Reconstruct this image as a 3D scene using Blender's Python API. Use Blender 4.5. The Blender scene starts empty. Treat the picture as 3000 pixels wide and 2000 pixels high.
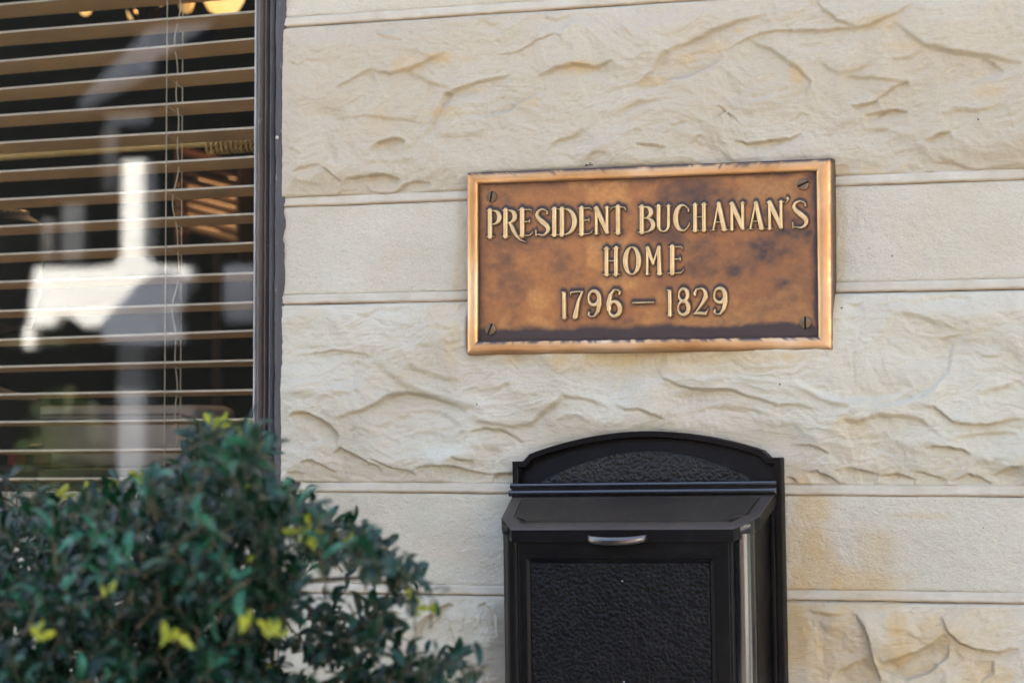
import bpy, bmesh, math, random
import numpy as np
from mathutils import Vector, Matrix, Euler

SC = bpy.context.scene
COL = SC.collection
R = math.radians

# ---------------------------------------------------------------- camera
F = 85 / 36 * 3000
TH = math.atan(F / 18500)
PT = math.atan(330 / F)
CAM = np.array([0, -3.18, 1.55])
FW = np.array([-math.sin(TH) * math.cos(PT), math.cos(TH) * math.cos(PT), math.sin(PT)])
RT = np.array([math.cos(TH), math.sin(TH), 0.0])
UP = np.cross(RT, FW)


def un(x, y, Y=0.0):
    """photo point (3000 x 2000 grid) -> place on the vertical plane Y"""
    d = FW + (x - 1500) / F * RT - (y - 1000) / F * UP
    t = (Y - CAM[1]) / d[1]
    return CAM + t * d


def pr(p):
    v = np.asarray(p, float) - CAM
    z = v @ FW
    return 1500 + F * (v @ RT) / z, 1000 - F * (v @ UP) / z


cd = bpy.data.cameras.new('camera')
cam = bpy.data.objects.new('camera', cd)
COL.objects.link(cam)
cd.lens = 85
cd.sensor_width = 36
cd.clip_start = 0.05
cd.clip_end = 400
cam.matrix_world = Matrix(((RT[0], UP[0], -FW[0], CAM[0]), (RT[1], UP[1], -FW[1], CAM[1]),
                           (RT[2], UP[2], -FW[2], CAM[2]), (0, 0, 0, 1)))
cd.dof.use_dof = True
cd.dof.focus_distance = 3.33
cd.dof.aperture_fstop = 4.3
SC.camera = cam

# ---------------------------------------------------------------- sky, sun, exposure
SUN_EL, SUN_ROT = 52, -25
w = bpy.data.worlds.new('World')
SC.world = w
w.use_nodes = True
nt = w.node_tree
nt.nodes.clear()
sky = nt.nodes.new('ShaderNodeTexSky')
sky.sky_type = 'NISHITA'
sky.sun_disc = False
sky.sun_elevation = R(SUN_EL)
sky.sun_rotation = R(SUN_ROT)
sky.air_density = 1.0
sky.dust_density = 4.0
sky.ozone_density = 1.0
bg = nt.nodes.new('ShaderNodeBackground')
bg.inputs['Strength'].default_value = 0.095
wo = nt.nodes.new('ShaderNodeOutputWorld')
nt.links.new(sky.outputs[0], bg.inputs[0])
nt.links.new(bg.outputs[0], wo.inputs[0])
ld = bpy.data.lights.new('sun', 'SUN')
ld.energy = 5.0
ld.angle = R(0.5)
ld.color = (1.0, 0.96, 0.89)
sun = bpy.data.objects.new('sun', ld)
COL.objects.link(sun)
sd = Vector((math.sin(R(SUN_ROT)) * math.cos(R(SUN_EL)), math.cos(R(SUN_ROT)) * math.cos(R(SUN_EL)), math.sin(R(SUN_EL))))
sun.rotation_euler = sd.to_track_quat('Z', 'Y').to_euler()
VS = SC.view_settings
VS.view_transform = 'Standard'
VS.look = 'None'
VS.gamma = 1
VS.use_curve_mapping = False
VS.exposure = 3.3
SC.render.film_transparent = False
SC.cycles.use_denoising = True
SC.cycles.max_bounces = 10
SC.cycles.transparent_max_bounces = 12
SC.cycles.sample_clamp_indirect = 6
SC.cycles.caustics_reflective = False
SC.cycles.caustics_refractive = False

# ---------------------------------------------------------------- noise
_rs = np.random.RandomState(7)
_LAT = _rs.rand(256, 256)


def vn(x, y):
    xi = np.floor(x).astype(int)
    yi = np.floor(y).astype(int)
    fx = x - xi
    fy = y - yi
    fx = fx * fx * fx * (fx * (fx * 6 - 15) + 10)
    fy = fy * fy * fy * (fy * (fy * 6 - 15) + 10)
    a = _LAT[xi & 255, yi & 255]
    b = _LAT[(xi + 1) & 255, yi & 255]
    c = _LAT[xi & 255, (yi + 1) & 255]
    d = _LAT[(xi + 1) & 255, (yi + 1) & 255]
    return (a * (1 - fx) + b * fx) * (1 - fy) + (c * (1 - fx) + d * fx) * fy * 1.0


def fbm(x, y, o=4, g=0.5):
    s = 0
    a = 1
    t = 0
    for i in range(o):
        s = s + a * (vn(x * 2 ** i + 17.3 * i, y * 2 ** i + 9.1 * i) - 0.5)
        t += a
        a *= g
    return s / t * 2


def sst(a, b, x):
    t = np.clip((x - a) / (b - a), 0.0, 1.0)
    return t * t * (3 - 2 * t)


# ---------------------------------------------------------------- materials
class NT:
    def __init__(s, name):
        s.m = bpy.data.materials.new(name)
        s.m.use_nodes = True
        s.t = s.m.node_tree
        s.p = s.t.nodes['Principled BSDF']
        s._tc = None

    def n(s, typ, **k):
        o = s.t.nodes.new(typ)
        for a, b in k.items():
            setattr(o, a, b)
        return o

    def l(s, a, b):
        s.t.links.new(a, b)

    def co(s):
        if s._tc is None:
            s._tc = s.n('ShaderNodeNewGeometry').outputs['Position']
        return s._tc

    def oc(s):
        return s.n('ShaderNodeTexCoord').outputs['Object']

    def noise(s, scale, detail=4, rough=0.55, vec=None, stretch=None, dist=0.0):
        o = s.n('ShaderNodeTexNoise')
        o.inputs['Scale'].default_value = scale
        o.inputs['Detail'].default_value = detail
        o.inputs['Roughness'].default_value = rough
        o.inputs['Distortion'].default_value = dist
        v = vec if vec is not None else s.co()
        if stretch:
            mp = s.n('ShaderNodeMapping')
            mp.inputs['Scale'].default_value = stretch
            s.l(v, mp.inputs['Vector'])
            v = mp.outputs[0]
        s.l(v, o.inputs['Vector'])
        return o.outputs['Fac']

    def ramp(s, fac, *stops):
        o = s.n('ShaderNodeValToRGB')
        e = o.color_ramp.elements
        while len(e) < len(stops):
            e.new(0.5)
        for i, (p, c) in enumerate(stops):
            e[i].position = p
            e[i].color = (c, c, c, 1) if isinstance(c, (int, float)) else (*c, 1)
        s.l(fac, o.inputs[0])
        return o.outputs[0]

    def mix(s, fac, a, b, mode='MIX'):
        o = s.n('ShaderNodeMix', data_type='RGBA', blend_type=mode)
        for sock, v in ((o.inputs[0], fac), (o.inputs[6], a), (o.inputs[7], b)):
            if isinstance(v, (int, float)):
                sock.default_value = v
            elif isinstance(v, tuple):
                sock.default_value = (*v, 1)
            else:
                s.l(v, sock)
        return o.outputs[2]

    def math(s, op, a, b=0.0, c=None):
        o = s.n('ShaderNodeMath', operation=op)
        for i, v in enumerate((a, b, c)):
            if v is None:
                continue
            if isinstance(v, (int, float)):
                o.inputs[i].default_value = v
            else:
                s.l(v, o.inputs[i])
        return o.outputs[0]

    def attr(s, name):
        return s.n('ShaderNodeAttribute', attribute_name=name).outputs['Fac']

    def set(s, **k):
        names = dict(col='Base Color', rough='Roughness', metal='Metallic', spec='Specular IOR Level',
                     coat='Coat Weight', coatr='Coat Roughness', sheen='Sheen Weight', trans='Transmission Weight',
                     em='Emission Color', ems='Emission Strength', sub='Subsurface Weight')
        for a, v in k.items():
            i = s.p.inputs[names[a]]
            if isinstance(v, (int, float)):
                i.default_value = v
            elif isinstance(v, tuple):
                i.default_value = (*v, 1)
            else:
                s.l(v, i)
        return s

    def bump(s, h, dist, strength=1.0, prev=None):
        o = s.n('ShaderNodeBump')
        o.inputs['Distance'].default_value = dist
        o.inputs['Strength'].default_value = strength
        s.l(h, o.inputs['Height'])
        if prev is not None:
            s.l(prev, o.inputs['Normal'])
        s.l(o.outputs[0], s.p.inputs['Normal'])
        return o.outputs[0]


def simple(name, col, rough=0.5, metal=0.0, var=0.15, scale=8, bump=0.0, bscale=60, spec=0.5, coat=0.0):
    m = NT(name)
    a = tuple(c * (1 - var) for c in col)
    b = tuple(min(1, c * (1 + var)) for c in col)
    m.set(col=m.ramp(m.noise(scale, 5), (0.3, a), (0.7, b)), rough=rough, metal=metal, spec=spec, coat=coat)
    if bump:
        m.bump(m.noise(bscale, 4), bump)
    return m.m


def stone_mat(name, fine, smooth=False):
    m = NT(name)
    n1 = m.noise(4.5, 5, 0.6, stretch=(1, 1, 1.8))
    base = m.ramp(n1, (0.28, (0.41, 0.37, 0.30)), (0.5, (0.475, 0.445, 0.385)), (0.72, (0.53, 0.51, 0.465)))
    n2 = m.ramp(m.noise(11, 4, 0.6, dist=0.6), (0.42, 0.0), (0.68, 0.45))
    base = m.mix(n2, base, (0.50, 0.41, 0.34))
    n4 = m.ramp(m.noise(2.6, 3, 0.5), (0.45, 0.0), (0.62, 0.5))
    base = m.mix(n4, base, (0.46, 0.445, 0.385))
    base = m.mix(m.math('MULTIPLY', m.attr('tan'), m.ramp(m.noise(3.5, 3), (0.3, .6), (0.7, 1.0))), base, (0.405, 0.352, 0.285))
    # rusty ochre in the stone itself, laid in patches
    o = m.attr('ochre')
    br = m.noise(26, 5, 0.65)
    of = m.math('MULTIPLY', o, m.ramp(br, (0.3, 0.45), (0.65, 1.0)))
    base = m.mix(of, base, (0.46, 0.32, 0.15))
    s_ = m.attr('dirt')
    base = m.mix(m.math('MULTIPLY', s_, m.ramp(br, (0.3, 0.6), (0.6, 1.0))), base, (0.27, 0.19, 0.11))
    base = m.mix(1.0, base, (1.0, 0.99, 0.895), 'MULTIPLY')
    sp = m.ramp(m.noise(420, 2, 0.5), (0.32, (0.93, 0.925, 0.92)), (0.55, (1, 1, 1)))
    base = m.mix(1.0, base, sp, 'MULTIPLY')
    # rare dark pits and pale flecks
    v = m.n('ShaderNodeTexVoronoi')
    v.inputs['Scale'].default_value = 34
    m.l(m.co(), v.inputs['Vector'])
    pit = m.ramp(v.outputs['Distance'], (0.035, 1.0), (0.06, 0.0))
    sel = m.ramp(m.n('ShaderNodeSeparateColor').outputs[0], (0.0, 0), (1, 0))
    sc = m.n('ShaderNodeSeparateColor')
    m.l(v.outputs['Color'], sc.inputs[0])
    pk = m.math('MULTIPLY', pit, m.math('LESS_THAN', sc.outputs[0], 0.06))
    base = m.mix(pk, base, (0.08, 0.06, 0.045))
    pw = m.math('MULTIPLY', pit, m.math('GREATER_THAN', sc.outputs[0], 0.975))
    base = m.mix(pw, base, (0.8, 0.78, 0.74))
    m.set(col=base, rough=0.88, spec=0.25)
    h1 = m.noise(fine, 3, 0.6, stretch=(1, 1, 1.25), dist=0.7)
    if smooth:
        b1 = m.bump(m.ramp(h1, (0.35, 0.0), (0.65, 1.0)), 0.0014, 0.6)
        m.bump(m.noise(650, 3, 0.6), 0.0003, 0.35, b1)
    else:
        # fine raking grain of the split face
        g = m.noise(60, 5, 0.65, stretch=(0.6, 1, 2.2), dist=0.4)
        b1 = m.bump(g, 0.0035, 0.55)
        m.bump(m.noise(420, 3, 0.6), 0.0004, 0.4, b1)
    return m.m


M = {}
M['rock'] = stone_mat('split_face_stone', 120)
M['dressed'] = stone_mat('tooled_stone', 190, True)
mm = NT('mortar')
mb_ = mm.ramp(mm.noise(30, 5), (0.3, (0.41, 0.365, 0.31)), (0.7, (0.49, 0.455, 0.40)))
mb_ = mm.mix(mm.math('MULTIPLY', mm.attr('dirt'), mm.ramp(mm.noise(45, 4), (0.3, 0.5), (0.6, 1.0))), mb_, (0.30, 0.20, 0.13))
mb_ = mm.mix(mm.attr('ochre'), mb_, (0.40, 0.30, 0.17))
mb_ = mm.mix(1.0, mb_, (1.0, 0.99, 0.90), 'MULTIPLY')
mm.set(col=mb_, rough=0.9, spec=0.2)
mm.bump(mm.noise(380, 4, 0.6), 0.0008, 0.8)
M['mortar'] = mm.m


# ---------------------------------------------------------------- object helpers
def tag(o, label=None, cat=None, group=None, kind=None):
    if label: o['label'] = label
    if cat: o['category'] = cat
    if group: o['group'] = group
    if kind: o['kind'] = kind
    return o


def empty(name, loc=(0, 0, 0), rot=(0, 0, 0)):
    o = bpy.data.objects.new(name, None)
    o.empty_display_size = 0.05
    o.location = loc
    o.rotation_euler = rot
    COL.objects.link(o)
    return o


def add(name, me, mat=None, parent=None, smooth=False, kind=None):
    o = bpy.data.objects.new(name, me)
    COL.objects.link(o)
    if mat is not None and not me.materials:
        me.materials.append(mat)
    if parent is not None:
        o.parent = parent
    if smooth:
        me.shade_smooth()
    if kind:
        o['kind'] = kind
    return o


def pydata(name, v, f):
    me = bpy.data.meshes.new(name)
    me.from_pydata([tuple(map(float, p)) for p in v], [], f)
    me.update()
    return me


def fastmesh(name, V, Q):
    """V (n,3) floats, Q (m,4) ints"""
    me = bpy.data.meshes.new(name)
    V = np.ascontiguousarray(V, dtype=np.float32)
    Q = np.ascontiguousarray(Q, dtype=np.int32)
    k = Q.shape[1]
    me.vertices.add(len(V))
    me.vertices.foreach_set('co', V.ravel())
    me.loops.add(Q.size)
    me.loops.foreach_set('vertex_index', Q.ravel())
    me.polygons.add(len(Q))
    me.polygons.foreach_set('loop_start', np.arange(0, Q.size, k, dtype=np.int32))
    me.update(calc_edges=True)
    me.validate()
    return me


def setattr_v(me, name, vals):
    a = me.attributes.new(name, 'FLOAT', 'POINT')
    a.data.foreach_set('value', np.ascontiguousarray(vals, dtype=np.float32).ravel())


class MB:
    def __init__(s):
        s.b = bmesh.new()

    def box(s, x0, x1, y0, y1, z0, z1, bev=0.0, rot=None, seg=2):
        b2 = bmesh.new()
        vs = [b2.verts.new((x, y, z)) for x in (x0, x1) for y in (y0, y1) for z in (z0, z1)]
        for f in ((0, 1, 3, 2), (4, 6, 7, 5), (0, 4, 5, 1), (2, 3, 7, 6), (0, 2, 6, 4), (1, 5, 7, 3)):
            b2.faces.new([vs[i] for i in f])
        if bev:
            bmesh.ops.bevel(b2, geom=list(b2.edges), offset=bev, segments=seg, affect='EDGES', profile=0.6)
        if rot is not None:
            bmesh.ops.transform(b2, matrix=rot, verts=b2.verts)
        s.join(b2)
        return s

    def join(s, b2):
        me = bpy.data.meshes.new('tmp')
        b2.to_mesh(me)
        b2.free()
        s.b.from_mesh(me)
        bpy.data.meshes.remove(me)

    def prism(s, poly, y0, y1, bev=0.0, axis='y', seg=2):
        """poly: list of 2d points, extruded along an axis"""
        b2 = bmesh.new()
        def P(p, d):
            return (p[0], d, p[1]) if axis == 'y' else ((p[0], p[1], d) if axis == 'z' else (d, p[0], p[1]))
        a = [b2.verts.new(P(p, y0)) for p in poly]
        c = [b2.verts.new(P(p, y1)) for p in poly]
        n = len(poly)
        b2.faces.new(a)
        b2.faces.new(c[::-1])
        for i in range(n):
            b2.faces.new((a[i], c[i], c[(i + 1) % n], a[(i + 1) % n]))
        bmesh.ops.recalc_face_normals(b2, faces=b2.faces)
        if bev:
            es = [e for e in b2.edges if e.calc_face_angle(0) > 0.5]
            bmesh.ops.bevel(b2, geom=es, offset=bev, segments=seg, affect='EDGES', profile=0.6)
        s.join(b2)
        return s

    def tube(s, pts, r, n=8, caps=True, closed=False):
        pts = [Vector(p) for p in pts]
        rr = r if isinstance(r, (list, tuple, np.ndarray)) else [r] * len(pts)
        rings = []
        N = len(pts)
        for i, p in enumerate(pts):
            if closed:
                d = pts[(i + 1) % N] - pts[i - 1]
            else:
                d = pts[min(i + 1, N - 1)] - pts[max(i - 1, 0)]
            d.normalize()
            u = d.cross(Vector((0, 0, 1))) if abs(d.z) < 0.9 else d.cross(Vector((1, 0, 0)))
            u.normalize()
            v = d.cross(u)
            rings.append([s.b.verts.new(p + (u * math.cos(a) + v * math.sin(a)) * rr[i]) for a in (2 * math.pi * k / n for k in range(n))])
        M_ = N if closed else N - 1
        for i in range(M_):
            a, c = rings[i], rings[(i + 1) % N]
            for k in range(n):
                s.b.faces.new((a[k], a[(k + 1) % n], c[(k + 1) % n], c[k]))
        if caps and not closed:
            s.b.faces.new(rings[0][::-1])
            s.b.faces.new(rings[-1])
        return s

    def lathe(s, prof, cx=0, cy=0, n=24, cz=0):
        """prof: (radius, z) list, vertical axis"""
        rings = []
        for r, z in prof:
            rings.append([s.b.verts.new((cx + r * math.cos(a), cy + r * math.sin(a), cz + z)) for a in (2 * math.pi * k / n for k in range(n))])
        for a, c in zip(rings, rings[1:]):
            for k in range(n):
                s.b.faces.new((a[k], a[(k + 1) % n], c[(k + 1) % n], c[k]))
        s.b.faces.new(rings[0][::-1])
        s.b.faces.new(rings[-1])
        return s

    def build(s, name, mat, parent=None, smooth=False, angle=None, kind=None):
        bmesh.ops.recalc_face_normals(s.b, faces=s.b.faces)
        me = bpy.data.meshes.new(name)
        s.b.to_mesh(me)
        s.b.free()
        o = add(name, me, mat, parent, kind=kind)
        if smooth:
            me.shade_smooth()
            if angle:
                try:
                    me.set_sharp_from_angle(angle=R(angle))
                except Exception:
                    pass
        return o


def bx(name, x0, x1, y0, y1, z0, z1, mat, parent=None, bev=0.0, kind=None):
    o = MB().box(x0, x1, y0, y1, z0, z1, bev).build(name, mat, parent, smooth=bev > 0, angle=40, kind=kind)
    return o


# ================================================================ THE STONE HOUSE
house = empty('stone_house', (-1.0, 0.0, 0.0))
house.location = (0, 0, 0)
tag(house, 'pale sandstone house wall of alternating rough and smooth courses behind the plaque', 'house')

# --- split-face features: (crop, points, depth mm, falloff mm, softness mm, flip, dirt)
CROPS = {'A': (800, 0, 2.24), 'B': (1800, 0, 1.96), 'C': (800, 800, 2.24), 'D': (1800, 850, 3.135),
         'E': (2200, 800, 2.24), 'F': (2250, 1300, 2.24), 'G': (1200, 1700, 5.225)}
FT = [
    ('A', [(455, 1210), (500, 1170), (600, 1148), (720, 1145), (830, 1165)], 8, 10, 1, 0, .9),
    ('A', [(600, 1215), (640, 1250), (700, 1265), (760, 1270), (840, 1215), (920, 1190), (1030, 1185)], 6, 8, 1, 0, .8),
    ('A', [(350, 1090), (400, 1150), (455, 1200)], 4, 8, 1, 0, .5),
    ('A', [(115, 1135), (200, 1100), (330, 1080)], 3, 10, 2, 0, .3),
    ('A', [(640, 980), (720, 930), (790, 908), (870, 925)], 6, 16, 2, 0, .6),
    ('A', [(990, 920), (1060, 760), (1120, 620), (1200, 590), (1330, 540), (1560, 490)], 5, 22, 2, 0, .3),
    ('A', [(1290, 780), (1450, 745), (1560, 720), (1700, 640), (1800, 600)], 5, 16, 2, 1, .6),
    ('A', [(650, 440), (700, 480), (780, 490), (880, 460), (1000, 400), (1130, 340)], 4, 16, 2, 0, .5),
    ('A', [(430, 580), (560, 500), (650, 450)], 3, 10, 2, 0, .4),
    ('A', [(870, 460), (960, 500), (1080, 560), (1180, 580)], 3, 16, 3, 0, .2),
    ('A', [(1730, 500), (1850, 450), (1980, 425), (2120, 440), (2240, 400)], 5.5, 16, 2, 0, .6),
    ('A', [(1430, 340), (1520, 355), (1600, 330), (1700, 270), (1850, 215), (1900, 240), (1920, 290)], 2.5, 10, 1, 0, .3),
    ('A', [(660, 190), (740, 250), (860, 260)], 2.5, 12, 2, 0, .2),
    ('A', [(1340, 120), (1400, 150), (1500, 160)], 2.5, 12, 3, 0, .3),
    ('A', [(1770, 90), (1850, 130), (1950, 110)], 3, 12, 3, 0, .3),
    ('A', [(90, 900), (110, 960), (200, 1010)], 1.5, 8, 2, 0, .2),
    ('A', [(340, 880), (370, 1000), (420, 1100)], 3.5, 14, 2, 1, 0),
    ('A', [(400, 790), (500, 760), (700, 770), (1050, 810)], 2, 10, 2, 0, .1),
    ('A', [(1800, 990), (1880, 920), (1990, 890), (2030, 840)], 3, 12, 2, 0, .3),
    ('A', [(1060, 900), (1200, 890), (1400, 880)], 2, 14, 3, 0, .3),
    ('A', [(110, 1290), (240, 1300), (390, 1295), (440, 1250), (540, 1250)], 3, 6, 1, 0, .4),
    ('A', [(2050, 1060), (2100, 1010), (2200, 990)], 3, 10, 1, 0, .2),
    ('A', [(100, 400), (180, 430), (230, 390)], 2, 8, 1, 0, .2),
    ('B', [(130, 530), (180, 460), (230, 400), (290, 310), (360, 275), (500, 205), (560, 170), (700, 120), (880, 80)], 5, 18, 2, 0, .3),
    ('B', [(240, 470), (340, 455), (430, 440), (520, 400), (620, 330)], 5, 14, 2, 1, .6),
    ('B', [(620, 290), (700, 240), (760, 215), (860, 180), (1000, 165), (1200, 180), (1400, 160), (1480, 150), (1580, 90), (1680, 50), (1740, 0)], 5, 14, 1.5, 0, .4),
    ('B', [(1150, 0), (1200, 60), (1280, 120), (1400, 155)], 4, 16, 2, 0, .3),
    ('B', [(750, 220), (900, 290), (1050, 390), (1130, 470), (1100, 540), (1020, 570)], 4, 20, 3, 0, .3),
    ('B', [(720, 560), (830, 570), (1000, 530)], 3, 12, 3, 1, .3),
    ('B', [(690, 800), (760, 820), (880, 805), (1000, 795), (1070, 765)], 7, 7, 1, 0, .9),
    ('B', [(1360, 605), (1440, 600), (1510, 575)], 7, 7, 1, 0, .9),
    ('B', [(1430, 660), (1520, 645), (1600, 632), (1680, 640)], 8, 8, 1, 0, 1),
    ('B', [(1510, 570), (1590, 510), (1680, 460)], 4, 10, 1.5, 0, .4),
    ('B', [(1290, 470), (1350, 440), (1500, 450), (1690, 470)], 3, 12, 2, 0, .2),
    ('B', [(1170, 330), (1230, 390), (1300, 430), (1400, 400), (1520, 340)], 2.5, 14, 3, 0, .1),
    ('B', [(1620, 120), (1700, 200), (1800, 260), (1950, 300), (2150, 330), (2350, 370)], 5, 20, 3, 0, .4),
    ('B', [(2110, 340), (2170, 365), (2240, 415)], 4, 10, 2, 0, .4),
    ('B', [(1580, 340), (1700, 330), (1760, 280)], 3, 10, 3, 0, .3),
    ('B', [(1780, 805), (1830, 790), (1860, 770), (1930, 755)], 6, 7, 1, 0, .8),
    ('B', [(130, 825), (210, 830), (310, 850)], 5, 8, 1, 0, .8),
    ('B', [(430, 830), (470, 795), (510, 770)], 3, 8, 1, 0, .4),
    ('B', [(330, 725), (370, 715), (405, 700)], 3.5, 6, 1, 0, .6),
    ('B', [(600, 600), (645, 640), (560, 685)], 5, 8, 1, 0, .5),
    ('B', [(1800, 935), (1870, 935), (1940, 920)], 3, 6, 1, 0, .5),
    ('B', [(1650, 960), (1700, 1000), (1780, 980), (1830, 930)], 2, 8, 2, 1, .1),
    ('B', [(1850, 900), (1950, 940), (2080, 975), (2250, 950), (2350, 935)], 3, 8, 2, 0, .3),
    ('B', [(1420, 740), (1550, 740), (1650, 760)], 2, 10, 2, 0, .1),
    ('B', [(40, 640), (150, 590), (280, 560)], 2.5, 12, 2, 0, .2),
    ('B', [(1020, 690), (1070, 650), (1120, 660)], 2, 8, 1, 0, .1),
    ('B', [(1860, 660), (1950, 630), (2100, 640), (2260, 590)], 3, 12, 3, 0, .5),
    ('C', [(105, 940), (150, 908), (220, 915), (330, 950), (400, 1000), (440, 1070), (430, 1140)], 9, 20, 1.5, 0, .8),
    ('C', [(400, 1180), (450, 1140), (520, 1180), (620, 1240), (720, 1290)], 7, 20, 1.5, 0, .7),
    ('C', [(190, 1230), (260, 1220), (330, 1260), (420, 1310)], 5, 14, 1.5, 0, .6),
    ('C', [(90, 1310), (150, 1295), (200, 1320)], 4, 8, 1, 0, .6),
    ('C', [(640, 1220), (740, 1250), (880, 1290), (940, 1320)], 4, 12, 1, 0, .6),
    ('C', [(930, 1270), (1050, 1255), (1200, 1270), (1330, 1300), (1450, 1320)], 6, 14, 1, 0, .7),
    ('C', [(1430, 1370), (1450, 1325), (1520, 1310), (1600, 1305)], 6, 10, 1, 0, .7),
    ('C', [(430, 950), (600, 900), (740, 820), (870, 780), (960, 795), (1080, 830), (1200, 860), (1280, 910)], 6, 22, 2.5, 0, .6),
    ('C', [(650, 560), (740, 640), (850, 720), (1000, 790), (1200, 850), (1400, 900)], 3.5, 14, 5, 0, .3),
    ('C', [(680, 1030), (780, 960), (900, 910), (1000, 900), (1130, 930), (1230, 990), (1280, 1050)], 3, 16, 4, 0, .1),
    ('C', [(820, 1140), (900, 1060), (1020, 1040), (1130, 1080)], 1.5, 12, 4, 0, 0),
    ('C', [(130, 535), (280, 525), (400, 495), (450, 515), (560, 525), (660, 545)], 3, 14, 1, 0, .3),
    ('C', [(1270, 1080), (1300, 1030), (1400, 1010), (1500, 1030), (1640, 1110), (1640, 1180)], 5, 18, 2, 0, .3),
    ('C', [(1640, 1160), (1720, 1140), (1830, 1110), (1920, 1120)], 6, 10, 1, 0, .5),
    ('C', [(1185, 1200), (1220, 1220), (1310, 1230)], 6, 5, 1, 0, .8),
    ('C', [(1310, 960), (1420, 980), (1560, 1010), (1680, 1000), (1800, 900), (1920, 815), (2050, 820), (2240, 880)], 4, 18, 3, 0, .4),
    ('C', [(200, 740), (330, 750), (500, 720), (660, 640)], 3, 14, 5, 1, .2),
    ('C', [(180, 810), (400, 800), (700, 740)], 2, 12, 4, 0, .1),
    ('C', [(1870, 970), (2000, 930), (2150, 1000)], 2, 14, 4, 0, 0),
    ('C', [(540, 260), (600, 275), (680, 230)], 2, 8, 2, 0, .2),
    ('C', [(860, 600), (950, 630), (1100, 680), (1250, 710)], 2.5, 14, 4, 0, .2),
    ('C', [(1290, 780), (1450, 760), (1600, 730)], 1.5, 12, 4, 0, .1),
    ('D', [(380, 700), (480, 810), (600, 860), (720, 890), (850, 915), (1080, 920), (1220, 950), (1400, 1010), (1530, 1050), (1700, 1050), (1900, 1090)], 4, 16, 2, 0, .3),
    ('D', [(640, 1160), (760, 1100), (900, 1070), (1150, 1080), (1300, 1100), (1480, 1180)], 3, 16, 4, 0, .1),
    ('D', [(30, 1045), (120, 1085), (250, 1100), (400, 1160), (480, 1200)], 4, 14, 2, 0, .2),
    ('D', [(1610, 1410), (1700, 1425), (1790, 1415), (1890, 1440), (1990, 1490)], 7, 8, 1, 0, .8),
    ('E', [(250, 720), (400, 780), (550, 850), (700, 870)], 3, 12, 4, 0, .1),
    ('E', [(300, 680), (370, 740), (480, 800), (620, 825), (800, 835), (950, 800), (1060, 740)], 4, 16, 4, 1, .1),
    ('E', [(640, 870), (850, 870), (1050, 840), (1200, 760), (1290, 660), (1310, 540), (1340, 450)], 4, 16, 3, 1, .2),
    ('E', [(570, 1010), (620, 960), (720, 980), (850, 935), (970, 930), (1100, 950), (1200, 1010), (1270, 1080)], 4, 20, 3, 0, .3),
    ('E', [(1150, 880), (1210, 870), (1290, 930), (1340, 975), (1420, 985), (1540, 990), (1650, 965), (1760, 945)], 6.5, 10, 1, 0, .7),
    ('E', [(1320, 1090), (1400, 1060), (1550, 1045), (1750, 1050)], 3, 14, 2, 0, .2),
    ('E', [(1150, 1140), (1220, 1128), (1300, 1138), (1380, 1145), (1450, 1180)], 8, 7, 1, 0, 1),
    ('E', [(370, 1310), (430, 1288), (500, 1320), (570, 1370)], 7, 14, 1, 0, .8),
    ('E', [(560, 1290), (650, 1272), (740, 1290), (830, 1320)], 6, 14, 1, 0, .7),
    ('E', [(830, 1330), (950, 1308), (1030, 1325), (1080, 1360)], 6, 10, 1, 0, .8),
    ('E', [(1050, 1290), (1130, 1300), (1220, 1330), (1290, 1360)], 5, 12, 1, 0, .6),
    ('E', [(1300, 1360), (1420, 1315), (1500, 1340), (1570, 1380)], 6, 12, 1, 0, .6),
    ('E', [(1580, 1330), (1680, 1280), (1780, 1260)], 7, 18, 1.5, 0, .6),
    ('E', [(215, 1330), (260, 1335), (300, 1370)], 5, 8, 1, 0, .7),
    ('E', [(1500, 800), (1620, 760), (1700, 740), (1770, 700)], 3, 14, 3, 0, .2),
    ('E', [(1230, 430), (1300, 410), (1390, 405)], 3, 10, 1, 0, .2),
    ('E', [(1520, 538), (1640, 540)], 2, 6, 1, 0, .3),
    ('E', [(620, 200), (680, 205), (740, 180)], 3, 6, 1, 0, .3),
    ('E', [(760, 210), (900, 200), (1000, 160)], 2, 10, 3, 0, .1),
    ('E', [(1050, 200), (1150, 170), (1300, 155), (1440, 150)], 2, 10, 3, 0, .1),
    ('E', [(700, 230), (900, 250), (1120, 280), (1250, 350), (1440, 330)], 2, 14, 4, 0, .1),
    ('F', [(580, 1110), (640, 1200), (670, 1300), (700, 1420), (740, 1560)], 7, 26, 2, 0, .3),
    ('F', [(720, 1480), (780, 1420), (850, 1400), (950, 1370), (1080, 1300), (1160, 1240)], 7, 22, 2, 0, .3),
    ('F', [(1130, 1130), (1180, 1220), (1260, 1300), (1380, 1350), (1500, 1365), (1640, 1330)], 7, 18, 1.5, 0, .5),
    ('F', [(400, 1560), (470, 1490), (560, 1440), (640, 1400)], 4, 14, 2, 0, .3),
    ('F', [(700, 1400), (760, 1480), (900, 1540), (1050, 1500), (1180, 1400), (1200, 1300)], 5, 18, 2, 1, .2),
    ('F', [(1480, 1420), (1480, 1500), (1400, 1560)], 5, 14, 2, 0, .2),
    ('F', [(900, 1110), (960, 1200), (1000, 1260)], 4, 14, 3, 1, .1),
    ('F', [(150, 1100), (260, 1090), (400, 1110), (560, 1100)], 3, 12, 2, 0, .3),
    ('G', [(100, 960), (160, 720), (240, 600), (370, 520), (480, 400), (600, 350), (700, 370)], 6, 18, 2, 0, .5),
    ('G', [(250, 900), (300, 720), (420, 600), (560, 470)], 3, 12, 2, 0, .4),
    ('G', [(1040, 380), (1150, 340), (1240, 420), (1310, 480), (1340, 620), (1370, 740), (1380, 860)], 5, 10, 1, 0, .5),
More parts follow.
